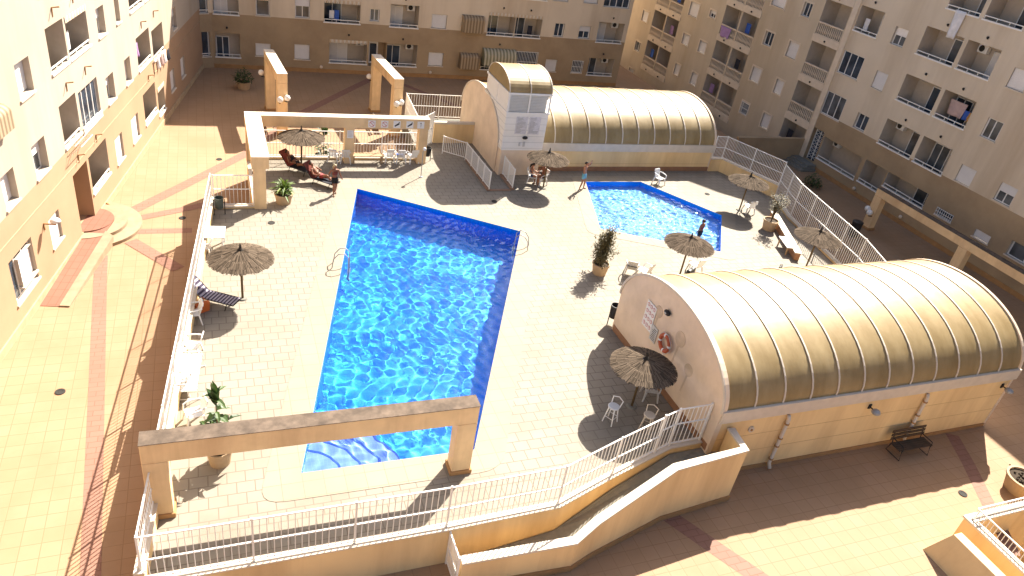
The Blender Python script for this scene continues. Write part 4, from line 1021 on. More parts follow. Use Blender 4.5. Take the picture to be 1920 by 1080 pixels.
for k, px_ in enumerate((684.5, 710.5, 722.5, 749.5, 776.5)):
    x = 6.85+k*.82 if False else None
for k, x in enumerate((8.22, 8.93, 9.62, 10.35, 10.98)):
    hint = ('leftmost', 'second from the left', 'middle', 'fourth from the left', 'rightmost')[k]
    t = thing('sign', hint+' of the five square pictogram signs on the pergola beam', 'sign', (x-.15, 38.632, 3.62), 0, 'pictogram signs on the pergola')
    MB().box(-.2, -.012, -.2, .2, .012, .2).build('board', M['plastic'], t)
    q = MB()
    if k < 2:
        for i in range(16):
            A, B2 = 2*PI*i/16, 2*PI*(i+1)/16; q.bar((.14*math.cos(A), -.016, .14*math.sin(A)), (.14*math.cos(B2), -.016, .14*math.sin(B2)), .006, .028)
        q.bar((-.1, -.017, .1), (.1, -.017, -.1), .006, .028)
    elif k < 4: q.bar((-.12, -.016, -.1), (.02, -.016, .0), .006, .07); q.bar((.0, -.016, -.02), (.12, -.016, .06), .006, .09); q.sphere((.12, -.014, .11), .035, 8, 6, sy=.2)
    else: q.bar((0, -.016, -.12), (0, -.016, .05), .006, .06); q.sphere((0, -.014, .1), .035, 8, 6, sy=.2)
    q.build('pictogram', sr if k < 2 else M['black'], t)
t = thing('sign', 'white paper notice on the middle column of the pergola', 'sign', (6.92, 38.64, 3.0)); MB().box(-.17, -.01, -.22, .17, .01, .22).build('board', M['plastic'], t)
q = MB()
for j in range(5): q.box(-.12, -.0125, -.14+j*.07, .1, -.0105, -.12+j*.07)
q.build('text_lines', M['grey'], t)
# ------------------------------------------------------------------ straw umbrellas
def make_umbrella(label, p, tilt=0.0, seed=1):
    rnd = random.Random(seed); t = thing('straw_umbrella', label, 'parasol', (p.x, p.y, DK), rnd.uniform(0, 6), 'straw umbrellas on the pool deck')
    MB().tube([(0, 0, 0), (0, 0, 2.12)], .045, 8).build('pole', M['pole'], t, smooth=True)
    MB().lathe([(0, .05), (.16, .05), (.2, 0)], n=14).build('pole_foot', M['ramp'], t)
    q = MB(); R0 = 1.17; zr, za = 1.84, 2.16
    # thatch: many narrow straw bundles in three overlapping tiers on a shallow cone
    def bundle(a, r0, r1, lift, wd):
        z0 = za-(za-zr)*(r0/R0)**.92+lift; z1 = za-(za-zr)*(min(r1, R0)/R0)**.92+lift-max(0, r1-R0)*.75
        c, s_ = math.cos(a), math.sin(a); tx, ty = -s_*wd, c*wd; w0 = max(.25, r0/R0)
        p0 = Vector((r0*c, r0*s_, z0)); p1 = Vector((r1*c, r1*s_, z1)); pm = (p0+p1)/2+Vector((0, 0, .018))
        T = Vector((tx, ty, 0))
        q.face([p0-T*w0, pm-T*.9, pm+Vector((0, 0, .012)), p0+Vector((0, 0, .012))]); q.face([p0+Vector((0, 0, .012)), pm+Vector((0, 0, .012)), pm+T*.9, p0+T*w0])
        q.face([pm-T*.9, p1-T*.7, p1, pm+Vector((0, 0, .012))]); q.face([pm+Vector((0, 0, .012)), p1, p1+T*.7, pm+T*.9])
    for (r0, r1, n, lf) in ((.75, 1.2, 260, 0), (.42, .98, 200, .02), (.04, .62, 110, .04)):
        for i in range(n):
            a = 2*PI*(i+rnd.random()*.6)/n; bundle(a, r0*rnd.uniform(.9, 1.1), r1+rnd.uniform(-.03, .03), lf+rnd.uniform(-.008, .012), .024+rnd.random()*.014)
    for i in range(90):
        a = 2*PI*rnd.random(); bundle(a, .9, R0+rnd.uniform(.02, .06), rnd.uniform(-.04, 0), .018)
    q.lathe([(.02, za-.01), (R0*.5, (za+zr)/2-.02), (R0-.03, zr-.03)], n=28); q.lathe([(R0-.03, zr-.03), (R0*.5, (za+zr)/2-.09), (.02, za-.1)], n=28)
    q.build('canopy', M['straw2'], t)
    MB().lathe([(.0, .3), (.02, .28), (.05, .1), (.13, -.01), (.0, -.03)], n=9).build('tip', M['straw_tip'], t, loc=(0, 0, za+.02))
    q = MB()
    for i in range(8):
        a = 2*PI*i/8; q.bar((.04*math.cos(a), .04*math.sin(a), za-.12), ((R0-.1)*math.cos(a), (R0-.1)*math.sin(a), zr-.02), .03, .03)
    q.build('ribs', M['pole'], t)
    return t
def straw2():
    m = bpy.data.materials.new('straw_bundles'); m.use_nodes = True; t = NT(m); b = t.n['Principled BSDF']; b.inputs['Roughness'].default_value = .95; b.inputs['Specular IOR Level'].default_value = .1
    gi = t.add('ShaderNodeNewGeometry'); cr = t.add('ShaderNodeValToRGB')
    cr.color_ramp.elements[0].color = rgb((.04, .03, .021)); cr.color_ramp.elements[1].color = rgb((.17, .127, .092))
    t.link(gi.outputs['Random Per Island'], cr.inputs['Fac']); t.link(cr.outputs['Color'], b.inputs['Base Color']); return m
M['towel_dk'] = mat('dark_red_towel', (.16, .04, .03), .95, var=.2); M['straw2'] = straw2(); M['straw_tip'] = mat('straw_tip_dark', (.035, .028, .022), .9, var=.3)
UM = {}
for k, (lab, px_, py_) in enumerate((('straw umbrella by the sunny left railing, over the striped lounger', 455, 560), ('straw umbrella over chairs in front of the near pavilion end wall', 1184, 762),
        ('straw umbrella over two loungers under the back pergola', 565, 318), ('straw umbrella in front of the far pavilion, over two seated people', 1018, 353),
        ('straw umbrella beside the far tip of the small pool, over a white chair', 1386, 394), ('straw umbrella at the near corner of the small pool', 1273, 520), ('straw umbrella against the right-hand railing behind the near pavilion', 1510, 503))):
    UM[k] = make_umbrella(lab, D_(px_, py_), seed=k+3)
# ------------------------------------------------------------------ chairs, stools, tables, benches
def make_chair(label, p, rz, m='plastic', group='plastic armchairs around the pool'):
    t = thing('plastic_chair', label, 'chair', (p.x, p.y, p.z), rz, group); mm = M[m]
    q = MB(); q.hexa([(-.23, -.24, .40), (.23, -.24, .40), (.21, .22, .37), (-.21, .22, .37)], [(-.24, -.25, .435), (.24, -.25, .435), (.22, .23, .4), (-.22, .23, .4)]); q.build('seat', mm, t)
    q = MB()
    for k in range(5):
        x0 = -.2+k*.083; q.hexa([(x0, .2, .4), (x0+.066, .2, .4), (x0+.066, .23, .4), (x0, .23, .4)], [(x0*1.05, .33, .8), (x0*1.05+.066, .33, .8), (x0*1.05+.066, .355, .8), (x0*1.05, .355, .8)])
    q.hexa([(-.24, .325, .78), (.24, .325, .78), (.24, .36, .78), (-.24, .36, .78)], [(-.2, .35, .88), (.2, .35, .88), (.2, .385, .88), (-.2, .385, .88)])
    q.build('backrest', mm, t)
    for sx in (-1, 1):
        q = MB(); q.tube([(sx*.24, .31, .68), (sx*.29, .12, .67), (sx*.3, -.12, .65), (sx*.28, -.23, .6), (sx*.26, -.25, .42)], .026, 6); q.build('armrest', mm, t)
        for fy, by in ((-.23, -.3), (.2, .28)):
            q = MB(); q.hexa([(sx*.28-.022, by-.022, 0), (sx*.28+.022, by-.022, 0), (sx*.28+.022, by+.022, 0), (sx*.28-.022, by+.022, 0)], [(sx*.22-.035, fy-.03, .4), (sx*.22+.035, fy-.03, .4), (sx*.22+.035, fy+.03, .4), (sx*.22-.035, fy+.03, .4)]); q.build('leg', mm, t)
    return t
def at(px, py): p = D_(px, py); return p
ch = make_chair('white plastic armchair at the railing, just before the shade of the left umbrella', at(362, 665), R_(-100))
def chair(label, px, py, rz, m=None, grp=None):
    c = dup(ch, at(px, py), rz, label, grp)
    if m:
        for k in [o for o in bpy.data.objects if o.parent == c]: k.data = k.data.copy(); k.data.materials[0] = M[m]
    return c
chair('white plastic armchair at the railing, nearest the big concrete portal', 366, 792, R_(-75))
chair('white armchair pushed against the railing beside the white bench, on its near side', 338, 735, R_(-90))
chair('white armchair under the pergola, leftmost of its row', 625, 303, R_(160)); chair('white armchair under the pergola, second from the left in its row', 647, 304, R_(175))
chair('white armchair under the pergola, between the wooden table and a blue towel', 728, 303, R_(185)); chair('white armchair under the pergola with a blue towel', 750, 304, R_(180)); chair('white armchair under the pergola beside the black bin, last of its row', 773, 304, R_(190))
chair('white armchair against the far pavilion wall by the small pool', 1234, 345, R_(15)); chair('white armchair under the umbrella at the far tip of the small pool', 1402, 398, R_(170))
chair('white armchair facing away beside the conical bush', 1205, 521, R_(205)); chair('grey armchair with a black towel beside the conical bush', 1181, 514, R_(150), 'plgrey')
chair('pale grey slatted armchair in the shade under the near umbrella', 1216, 745, R_(-20), 'plgrey'); chair('white armchair half hidden behind the umbrella at the small pool corner', 1301, 510, R_(190))
chair('white armchair behind the striped lounger against the left railing', 362, 604, R_(-80)); chair('white armchair next to the white table in the far left corner', 383, 478, R_(-95))
chair('white armchair under the far pavilion umbrella', 997, 343, R_(150))
def towel(label, px, py, z, m, rz=0, size=(.5, .75)):
    p = D_(px, py); q = MB(); w_, h_ = size
    for i in range(6):
        y0, y1 = -h_/2+h_*i/6, -h_/2+h_*(i+1)/6; zz = lambda y: .03*math.sin(y*9)+(.35*max(0, y-.05) if y > .05 else -.1*max(0, -y-.2)*3)
        q.face([(-w_/2, y0, zz(y0)), (w_/2, y0, zz(y0)), (w_/2, y1, zz(y1)), (-w_/2, y1, zz(y1))])
    o = q.build('towel', M[m]); o.location = (p.x, p.y, DK+z); o.rotation_euler = (0, 0, rz); md = o.modifiers.new('t', 'SOLIDIFY'); md.thickness = .02; return tag(o, label, 'towel')
towel('blue towel on a white armchair under the pergola', 750, 304, .47, 'cl_blue', R_(180), (.42, .5)); towel('black towel draped over the grey armchair by the conical bush', 1181, 514, .5, 'cl_dark', R_(150), (.44, .7))
def stool(label, px, py, rz, m='plastic'):
    p = at(px, py); t = thing('plastic_stool', label, 'stool', p, rz, 'plastic stools by the near pavilion')
    MB().lathe([(0, .72), (.18, .72), (.21, .7), (.2, .66), (0, .66)], n=18).build('seat', M[m], t)
    q = MB(); q.tube([(-.17, .12, .7), (-.2, .2, .92), (0, .25, .98), (.2, .2, .92), (.17, .12, .7)], .022, 7); q.build('backrest', M[m], t)
    for a in (45, 135, 225, 315):
        c, s_ = math.cos(R_(a)), math.sin(R_(a)); MB().tube([(.15*c, .15*s_, .68), (.27*c, .27*s_, 0)], [.028, .02], 6).build('leg', M[m], t)
    q = MB(); q.tube([(.23*math.cos(R_(a)), .23*math.sin(R_(a)), .25) for a in (45, 135, 225, 315, 45)], .012, 5); q.build('foot_ring', M[m], t); return t
stool('tall white stool standing in the sun at the edge of the pavilion shade', 1143, 790, R_(-60)); stool('tall cream stool in the pavilion shade near the ramp railing', 1209, 806, R_(-50), 'cap')
def bench(label, loc, L, rz, m, mf, dep=.42, group=None, slats=4):
    t = thing('bench', label, 'bench', loc, rz, group)
    q = MB()
    for k in range(slats): q.box(-L/2, -dep/2+k*dep/slats, .42, L/2, -dep/2+(k+.86)*dep/slats, .45)
    q.build('seat', M[m], t); q = MB()
    for k in range(2 if slats < 5 else 3): q.box(-L/2, dep/2+.03+k*.03, .55+k*.15, L/2, dep/2+.06+k*.03, .67+k*.15)
    q.build('backrest', M[m], t)
    for x in (-L/2+.12, L/2-.12):
        q = MB(); q.tube([(x, dep/2+.1, .86), (x, dep/2, .42), (x, -dep/2, .42), (x, -dep/2-.08, .0), (x, dep/2+.1, .0), (x, dep/2, .42)], .024, 6); q.tube([(x, dep/2+.04, .62), (x, -dep/2, .62), (x, -dep/2-.02, .42)], .02, 6); q.build('bench_leg', M[mf], t)
    return t
p = G(355, 697, DK+.45); bench('white slatted bench along the left railing, between two white armchairs', (p.x, p.y, DK), 1.95, R_(84), 'plastic', 'plastic', .6, None, 5)
bench('black metal bench against the near pavilion wall, beside a downpipe', (*G(1700, 848)[:2], 0), 1.75, R_(0), 'wood', 'dark', .5, None, 5)
bench('dark bench in the shaded courtyard behind the near pavilion roof', (*G(1700, 512)[:2], 0), 1.7, R_(-150), 'wood', 'dark', .45, None, 5)
bench('pale slatted bench at the foot of the left courtyard portal', (3.25, 47.2, 0), 1.8, R_(90), 'cap', 'dark', .45); bench('pale slatted bench at the foot of the right courtyard portal', (10.45, 47.6, 0), 1.8, R_(90), 'cap', 'dark', .45)
# white table, wooden table, kerb seat wall on the right
def table(label, p, L, Wd, h, rz, m, ml):
    t = thing('table', label, 'table', p, rz); MB().box(-L/2, -Wd/2, h-.05, L/2, Wd/2, h).build('tabletop', M[m], t)
    for sx in (-1, 1):
        for sy in (-1, 1): MB().box(sx*(L/2-.08)-.03, sy*(Wd/2-.08)-.03, 0, sx*(L/2-.08)+.03, sy*(Wd/2-.08)+.03, h-.052).build('leg', M[ml], t)
    return t
table('white square table in the far left corner of the deck', at(401, 462), 1.0, .95, .72, R_(85), 'plastic', 'plastic')
M['tblwood'] = mat('pale_wood', (.42, .29, .17), .7, var=.12)
table('low wooden table under the pergola between the armchairs', at(689, 305), 1.75, .5, .5, 0, 'tblwood', 'tblwood')
M['kerb_shade'] = mat('kerb_orange_shade', (.36, .19, .105), .85, var=.12, scale=5)  # orange light on the wall's side put into its colour
a_, e_ = D_(1446, 408), D_(1492, 488)
b = MB(); b.bar((a_.x, a_.y, DK+.2), (e_.x, e_.y, DK+.2), .28, .38); b.bar((a_.x+.02, a_.y, DK+.41), (e_.x+.02, e_.y, DK+.41), .4, .05, 1)
tag(b.build('seat_wall', [M['kerb_shade'], M['cap']]), 'low terracotta seat wall with cream top along the right-hand railing', 'wall')
a_, e_ = D_(1535, 498), D_(1575, 520)
p = D_(1478, 470)
table('low white slab table in front of the terracotta seat wall', Vector((p.x-.15, p.y+.1, DK)), 1.3, .55, .48, R_(72), 'plastic', 'tblwood')
def lounger(label, p, rz, mc, group='loungers on the pool deck', back=.62, fr='dark'):
    t = thing('sun_lounger', label, 'lounger', p, rz, group)
    q = MB()
    for sx in (-.3, .3): q.tube([(sx, -1.0, .32), (sx, .35, .32), (sx, .85, .32+back)], .02, 6)
    for y, z in ((-1.0, .32), (.35, .32), (.85, .32+back)): q.tube([(-.3, y, z), (.3, y, z)], .018, 6)
    q.build('frame', M[fr], t)
    for y in (-.75, .2):
        for sx in (-1, 1): MB().tube([(sx*.3, y, .32), (sx*.31, y+.1, 0)], .018, 6).build('leg', M[fr], t)
    q = MB(); n = 10
    ys = [(-.98+1.33*i/n, .345-.02*math.sin(PI*i/n)) for i in range(n+1)]+[(.35+.5*i/5, .345+back*i/5) for i in range(1, 6)]
    for (y0, z0), (y1, z1) in zip(ys, ys[1:]): q.face([(-.27, y0, z0), (.27, y0, z0), (.27, y1, z1), (-.27, y1, z1)])
    o = q.build('sling', M[mc], t); md = o.modifiers.new('t', 'SOLIDIFY'); md.thickness = .02
    return t
M['stripe'] = stripe_mat('lounger_stripe', (.03, .018, .05), (.36, .33, .4), .13, 1)
p = D_(400, 568); lounger('dark purple and white striped lounger under the left umbrella', p, R_(58), 'stripe', back=.5)
pA, pB = D_(556, 322), D_(601, 345)
rA = R_(48); lounger('dark sun lounger under the back umbrella, the one farther from the walking woman', pA, rA, 'cl_dark'); lounger('dark sun lounger under the back umbrella, the one nearer the walking woman', pB, rA, 'cl_dark')
def back_towel(label, p, m):
    q = MB(); ys = [(.2, .362), (.35, .37), (.6, .68), (.86, .99), (.9, 1.0), (.89, .85)]
    for (y0, z0), (y1, z1) in zip(ys, ys[1:]): q.face([(-.29, y0, z0), (.29, y0, z0), (.29, y1, z1), (-.29, y1, z1)])
    o = q.build('towel', M[m]); o.location = p; o.rotation_euler = (0, 0, rA); md = o.modifiers.new('t', 'SOLIDIFY'); md.thickness = .015; tag(o, label, 'towel')
back_towel('bright red towel over the back of the lounger farther from the pool', pA, 'cl_red'); back_towel('dark red towel over the back of the lounger beside the walking woman', pB, 'towel_dk')
def bag(label, px, py, m, s_=1.0):
    p = D_(px, py); t = thing('beach_bag', label, 'bag', p, R_(30))
    MB().hexa([(-.2*s_, -.1*s_, 0), (.2*s_, -.1*s_, 0), (.2*s_, .1*s_, 0), (-.2*s_, .1*s_, 0)], [(-.25*s_, -.07*s_, .32*s_), (.25*s_, -.07*s_, .32*s_), (.25*s_, .07*s_, .32*s_), (-.25*s_, .07*s_, .32*s_)]).build('bag_body', M[m], t)
    for y in (-.06, .06): MB().tube([(-.14*s_, y*s_, .31*s_), (-.08*s_, y*s_, .5*s_), (.08*s_, y*s_, .5*s_), (.14*s_, y*s_, .31*s_)], .012, 5).build('handle', M[m], t)
M['bagorange'] = mat('orange_bag', (.55, .13, .03), .7)
bag('bright orange beach bag beside the striped lounger', 380, 583, 'bagorange', 1.1); bag('black bag on the deck under the umbrella at the small pool corner', 1293, 517, 'black', 1.3)
bag('small dark bag lying on the deck close to the near pavilion roof edge', 1462, 505, 'black', .6)
# ------------------------------------------------------------------ bins
def bin_(label, p, r=.2, h=.5, m='black', legs=True):
    t = thing('litter_bin', label, 'bin', p, R_(10)); z0 = .35 if legs else 0
    MB().lathe([(0, z0), (r*.85, z0), (r, z0+h), (r*.9, z0+h), (r*.8, z0+.1), (0, z0+.1)], n=18).build('bin_body', M[m], t, smooth=False)
    if legs:
        for sx in (-1, 1): MB().tube([(sx*(r+.03), 0, 0), (sx*(r+.03), 0, z0+h*.8)], .022, 6).build('post', M['dark'], t)
    else: MB().lathe([(r*1.0, h), (r*1.05, h+.05), (r*.6, h+.12), (0, h+.14)], n=18).build('lid', M[m], t)
    return t
M['binGreen'] = mat('bin_grey_green', (.07, .085, .075), .5)
bin_('grey green litter bin on two legs in the left corner of the deck', D_(412, 402), .21, .52, 'binGreen'); bin_('black litter bin at the right end of the pergola', D_(799, 302), .22, .5)
bin_('black litter bin beside the round end wall of the near pavilion', D_(1147, 607), .23, .6)
bin_('tall dark bin next to the portal in the shaded courtyard', G(1598, 442), .32, .95, 'black', False)
# ------------------------------------------------------------------ potted plants
def pot(t, r=.36, h=.5, rim=True):
    MB().lathe([(0, 0), (r*.78, 0), (r, h), (r*1.04, h), (r*1.04, h-.05), (r*1.0, h-.06)] if False else [(0, 0), (r*.8, 0), (r, h-.06), (r*1.07, h-.06), (r*1.07, h), (r*.92, h), (r*.9, h-.08)], n=26).build('pot', M['terra'], t, smooth=False)
    MB().lathe([(0, h-.07), (r*.91, h-.08)], n=20).build('soil', M['soil'], t)
def leaf(q, p, d, L, wd, droop=.3, fold=.15):
    p = Vector(p); d = Vector(d).normalized(); sd = d.cross(Vector((0, 0, 1)))
    if sd.length < .05: sd = Vector((1, 0, 0))
    sd.normalize(); up = sd.cross(d)
    pts = [p, p+d*L*.35+up*.03*L, p+d*L*.7-Vector((0, 0, 1))*droop*L*.25, p+d*L-Vector((0, 0, 1))*droop*L*.6]; ws = [.12, 1, .8, .03]
    n = len(q.v)
    for pt, w_ in zip(pts, ws):
        q.v += [tuple(pt-sd*wd*w_/2+up*fold*wd*w_), tuple(pt), tuple(pt+sd*wd*w_/2+up*fold*wd*w_)]
    for i in range(3):
        for j in range(2): q.f.append((n+i*3+j, n+i*3+j+1, n+(i+1)*3+j+1, n+(i+1)*3+j)); q.m.append(0)
def plant(label, p, potr, poth, kind, seed=1, name='potted_plant'):
    rnd = random.Random(seed); t = thing(name, label, 'plant', p, 0)
    if potr: pot(t, potr, poth)
    q = MB(); st = MB(); z0 = poth-.08 if potr else 0
    if kind == 'bush':                              # ragged cone of small olive leaves
        for i in range(32):
            a = rnd.uniform(0, 6.28); h = rnd.uniform(.25, 1.9); r_ = .95*(1-h/2.2)*rnd.uniform(.6, 1.2)
            e = Vector((r_*math.cos(a), r_*math.sin(a), z0+h)); st.tube([(0, 0, z0), (e.x*.35, e.y*.35, z0+h*.55), e], [.025, .016, .006], 5)
            for k in range(75):
                f_ = rnd.uniform(.25, 1.05); c = Vector((e.x*f_, e.y*f_, z0+h*(.3+.7*f_)))+Vector((rnd.gauss(0, .11), rnd.gauss(0, .11), rnd.gauss(0, .1)))
                leaf(q, c, (rnd.gauss(e.x*.8, .6), rnd.gauss(e.y*.8, .6), rnd.gauss(.3, .5)), rnd.uniform(.09, .17), rnd.uniform(.04, .07), .4)
        st.tube([(0, 0, z0), (.02, .01, z0+1.0), (.03, 0, z0+1.95)], [.04, .025, .006], 6); lm = 'leaf_olive'
    elif kind == 'agave':
        for i in range(110):
            a = rnd.uniform(0, 6.28); el = rnd.uniform(.15, 1.35); L = rnd.uniform(.45, .85)
            leaf(q, (rnd.gauss(0, .07), rnd.gauss(0, .07), z0+rnd.uniform(.0, .45)), (math.cos(a)*math.cos(el), math.sin(a)*math.cos(el), math.sin(el)), L, rnd.uniform(.07, .11), .55)
        st.tube([(0, 0, z0), (0, 0, z0+.5)], [.06, .04], 7); lm = 'leaf_lime'
    elif kind == 'rubber':                          # big drooping leaves, tall arching shoots
        shoots = [(0, 0, 2.1), (.25, .1, 1.2), (-.25, .05, 1.1), (.05, -.3, .9), (-.1, .28, 1.0), (.32, -.18, .7), (-.33, -.2, .7)]
        for (x, y, h) in shoots:
            st.tube([(x*.2, y*.2, z0), (x*.8, y*.8, z0+h*.5), (x*1.3, y*1.3, z0+h)], [.03, .022, .01], 5)
            for k in range(int(6+h*5)):
                f_ = rnd.uniform(.3, 1.0); a = rnd.uniform(0, 6.28); b_ = Vector((x*(.2+1.1*f_), y*(.2+1.1*f_), z0+h*f_))
                leaf(q, b_, (math.cos(a), math.sin(a), rnd.uniform(-.1, .8)), rnd.uniform(.3, .5), rnd.uniform(.12, .18), .7)
        for k in range(9): leaf(q, (rnd.gauss(0, .04), rnd.gauss(0, .04), z0+1.7+rnd.random()*.25), (rnd.gauss(0, .25), rnd.gauss(0, .25), 1), rnd.uniform(.5, .75), rnd.uniform(.16, .22), .1)
        lm = 'leaf_dark'
    elif kind == 'sparse':
        for i in range(12):
            a = rnd.uniform(0, 6.28); h = rnd.uniform(.9, 1.75); r_ = rnd.uniform(.15, .55); e = Vector((r_*math.cos(a), r_*math.sin(a), z0+h)); st.tube([(0, 0, z0), (e.x*.2, e.y*.2, z0+h*.55), e], [.03, .018, .005], 5)
            for k in range(34):
                f_ = rnd.uniform(.5, 1.05); c = Vector((e.x*f_, e.y*f_, z0+h*f_))+Vector((rnd.gauss(0, .08), rnd.gauss(0, .08), rnd.gauss(0, .09)))
                leaf(q, c, (rnd.gauss(0, 1), rnd.gauss(0, 1), rnd.gauss(.2, .5)), rnd.uniform(.09, .15), .05, .4)
        lm = 'leaf_olive'
    else:                                           # dark low shrub
        for k in range(260):
            a = rnd.uniform(0, 6.28); r_ = .6*math.sqrt(rnd.random()); h = rnd.uniform(.1, 1.0)*(1-(r_/.75)**2)
            leaf(q, (r_*math.cos(a), r_*math.sin(a), z0+h), (rnd.gauss(math.cos(a)*.6, .5), rnd.gauss(math.sin(a)*.6, .5), rnd.gauss(.4, .4)), rnd.uniform(.15, .3), .08, .5)
        for k in range(6): st.tube([(0, 0, z0), (rnd.gauss(0, .3), rnd.gauss(0, .3), z0+.6)], [.025, .01], 5)
        lm = 'leaf_dark'
    q.build('foliage', M[lm], t); st.build('stem', M['bark'], t); return t
plant('conical olive bush in a cream pot between the two pools', D_(1123, 512), .4, .55, 'bush', 2)
plant('bright green spiky plant in a cream pot near the left loungers', D_(532, 380), .42, .5, 'agave', 5)
plant('large-leaved plant in a cream pot seen under the big concrete portal', D_(413, 866), .36, .55, 'rubber', 9)
plant('sparse shrub in a tall cream pot beside the right-hand seat wall', D_(1440, 430), .42, .62, 'sparse', 4)
plant('cream planter with a small dark shrub in the far shaded corner', G(457, 166), .5, .55, 'shrub', 6)
plant('dark green shrub by the entrance steps of the right-hand block', G(1521, 350), 0, 0, 'shrub', 12, 'shrub')
plant('tall green plant growing behind the pergola middle column', Vector((5.75, 40.4, 0)), .35, .5, 'rubber', 15)
p = G(1908, 918); t = thing('planter', 'big round cream planter of bare soil at the right edge', 'planter', p); pot(t, .62, .62); q = MB(); rnd = random.Random(3)
for k in range(40): q.sphere((rnd.gauss(0, .22), rnd.gauss(0, .22), .57), rnd.uniform(.02, .05), 6, 4)
q.build('soil_clods', M['soil'], t)
# ------------------------------------------------------------------ pool ladders, lamp post, globe lamps
def ladder(label, p, d):
    t = thing('pool_ladder', label, 'ladder', (p.x, p.y, DK), math.atan2(d.y, d.x), 'steel ladders of the big pool')
    for y in (-.25, .25): MB().tube([(.55, y, .03), (.5, y, .45), (.3, y, .72), (.05, y, .78), (-.12, y, .6), (-.14, y, 0), (-.14, y, -.9)], .022, 8).build('handrail', M['grey'], t, smooth=True)
    for z in (-.25, -.55, -.85): MB().box(-.2, -.25, z, -.08, .25, z+.03).build('ladder_step', M['pvc'], t)
def out_n(a, b): e = (b-a).normalized(); return Vector((e.y, -e.x))
ladder('steel pool ladder on the left edge of the big pool', D_(648, 500), out_n(pool[3], pool[0])); ladder('steel pool ladder at the far right corner of the big pool', D_(969, 462), out_n(pool[1], pool[2]))
p = D_(789, 332); t = thing('shower_post', 'thin grey shower post with a white round head near the pergola end', 'shower', p)
MB().tube([(0, 0, 0), (0, 0, 1.5), (.05, -.03, 1.62)], .025, 7).build('post', M['grey'], t); MB().sphere((.06, -.04, 1.68), .1, 12, 8).build('shower_head', M['pvc'], t, smooth=True); MB().lathe([(0, .04), (.1, .04), (.12, 0)], n=12).build('post_foot', M['grey'], t)
def globe(label, px, py, yplane=None, xplane=None, wall=None, grp='globe lamps on the portals'):
    r = ray(px, py); k = (yplane/r.y) if yplane else (xplane/r.x); p = CAM+r*k
    t = thing('globe_lamp', label, 'lamp', p, 0, grp); w_ = Vector(wall)-p
    MB().sphere((0, 0, 0), .19, 14, 10).build('globe', M['pvc'], t, smooth=True); MB().tube([(0, 0, -.18), (0, 0, -.24), (w_.x, w_.y, -.24)], .03, 6).build('bracket', M['dark'], t)
globe('white globe lamp on the front of the left courtyard portal', 525, 187, yplane=45.4, wall=(3.75, 45.68, 0)); globe('white globe lamp on the right side of the left courtyard portal', 538.5, 184, yplane=45.75, wall=(4.05, 46.0, 0)); globe('white globe lamp on the far left column of the left courtyard portal', 489.5, 136, yplane=51.0, wall=(3.4, 50.8, 0))
globe('white globe lamp on the front of the right courtyard portal', 743.5, 195, yplane=45.4, wall=(11.0, 45.68, 0)); globe('white globe lamp on the right side of the right courtyard portal', 752.5, 192, yplane=45.75, wall=(11.3, 46.0, 0)); globe('white globe lamp on the far left column of the right courtyard portal', 692, 143.5, yplane=51.2, wall=(10.6, 51.0, 0))
globe('white globe lamp on the column of the shaded right-hand portal, upper one', 1627, 391, xplane=38.9, wall=(39.1, 31.4, 0)); globe('white globe lamp on the column of the shaded right-hand portal, lower one', 1630.5, 398.5, xplane=38.75, wall=(39.1, 31.2, 0))
s_, z_ = WLf.px(81, 420); q0 = WLf.o+WLf.t*s_-WLf.d*.45
t = thing('wall_lamp', 'white mushroom lamp on a dark bracket beside a ground-floor window of the sunny block', 'lamp', (q0.x, q0.y, z_+.15), math.atan2(WLf.t.y, WLf.t.x))
MB().lathe([(0, .14), (.14, .1), (.2, 0), (.12, -.05), (0, -.06)], n=16).build('lamp_head', M['pvc'], t, smooth=True); MB().tube([(0, 0, -.06), (0, 0, -.14), (0, .43, -.14), (0, .43, -.4)], .035, 7).build('bracket', M['plinth'], t)
for k, (px_, py_, lab) in enumerate(((7, 645, 'small yellow hydrant box at the foot of the sunny block near the photo edge'), (197, 388, 'small yellow hydrant box beside the round entrance steps'))):
    p = G(px_, py_+4); t = thing('hydrant', lab, 'hydrant', (p.x+.12, p.y, 0)); MB().lathe([(0, .34), (.06, .33), (.08, .26), (.06, .22), (.06, .03), (.1, 0)], n=10).build('hydrant_body', M['plinth'], t, smooth=True); MB().tube([(-.12, 0, .2), (.12, 0, .2)], .035, 8).build('outlet', M['plinth'], t)
for k, (px_, py_, zz, lab) in enumerate(((113, 735, 0, 'round dark drain cover on the sunny walk left of the railing shadow'), (411, 299, 0, 'dark drain cover at the tip of the portal shadow'), (342, 409, 0, 'dark drain cover in the shade by the corner of the left railing'), (509, 418, DK, 'dark drain on the deck near the spiky plant'), (1805, 926, 0, 'dark drain cover on the sunny paving near the bare planter'), (927, 378, DK, 'dark drain between the big pool and the tower shadow'), (1326, 364, DK, 'dark drain on the deck beyond the small pool'))):
    tag(drain(G(px_, py_, zz), zz+.006), lab, 'drain cover')
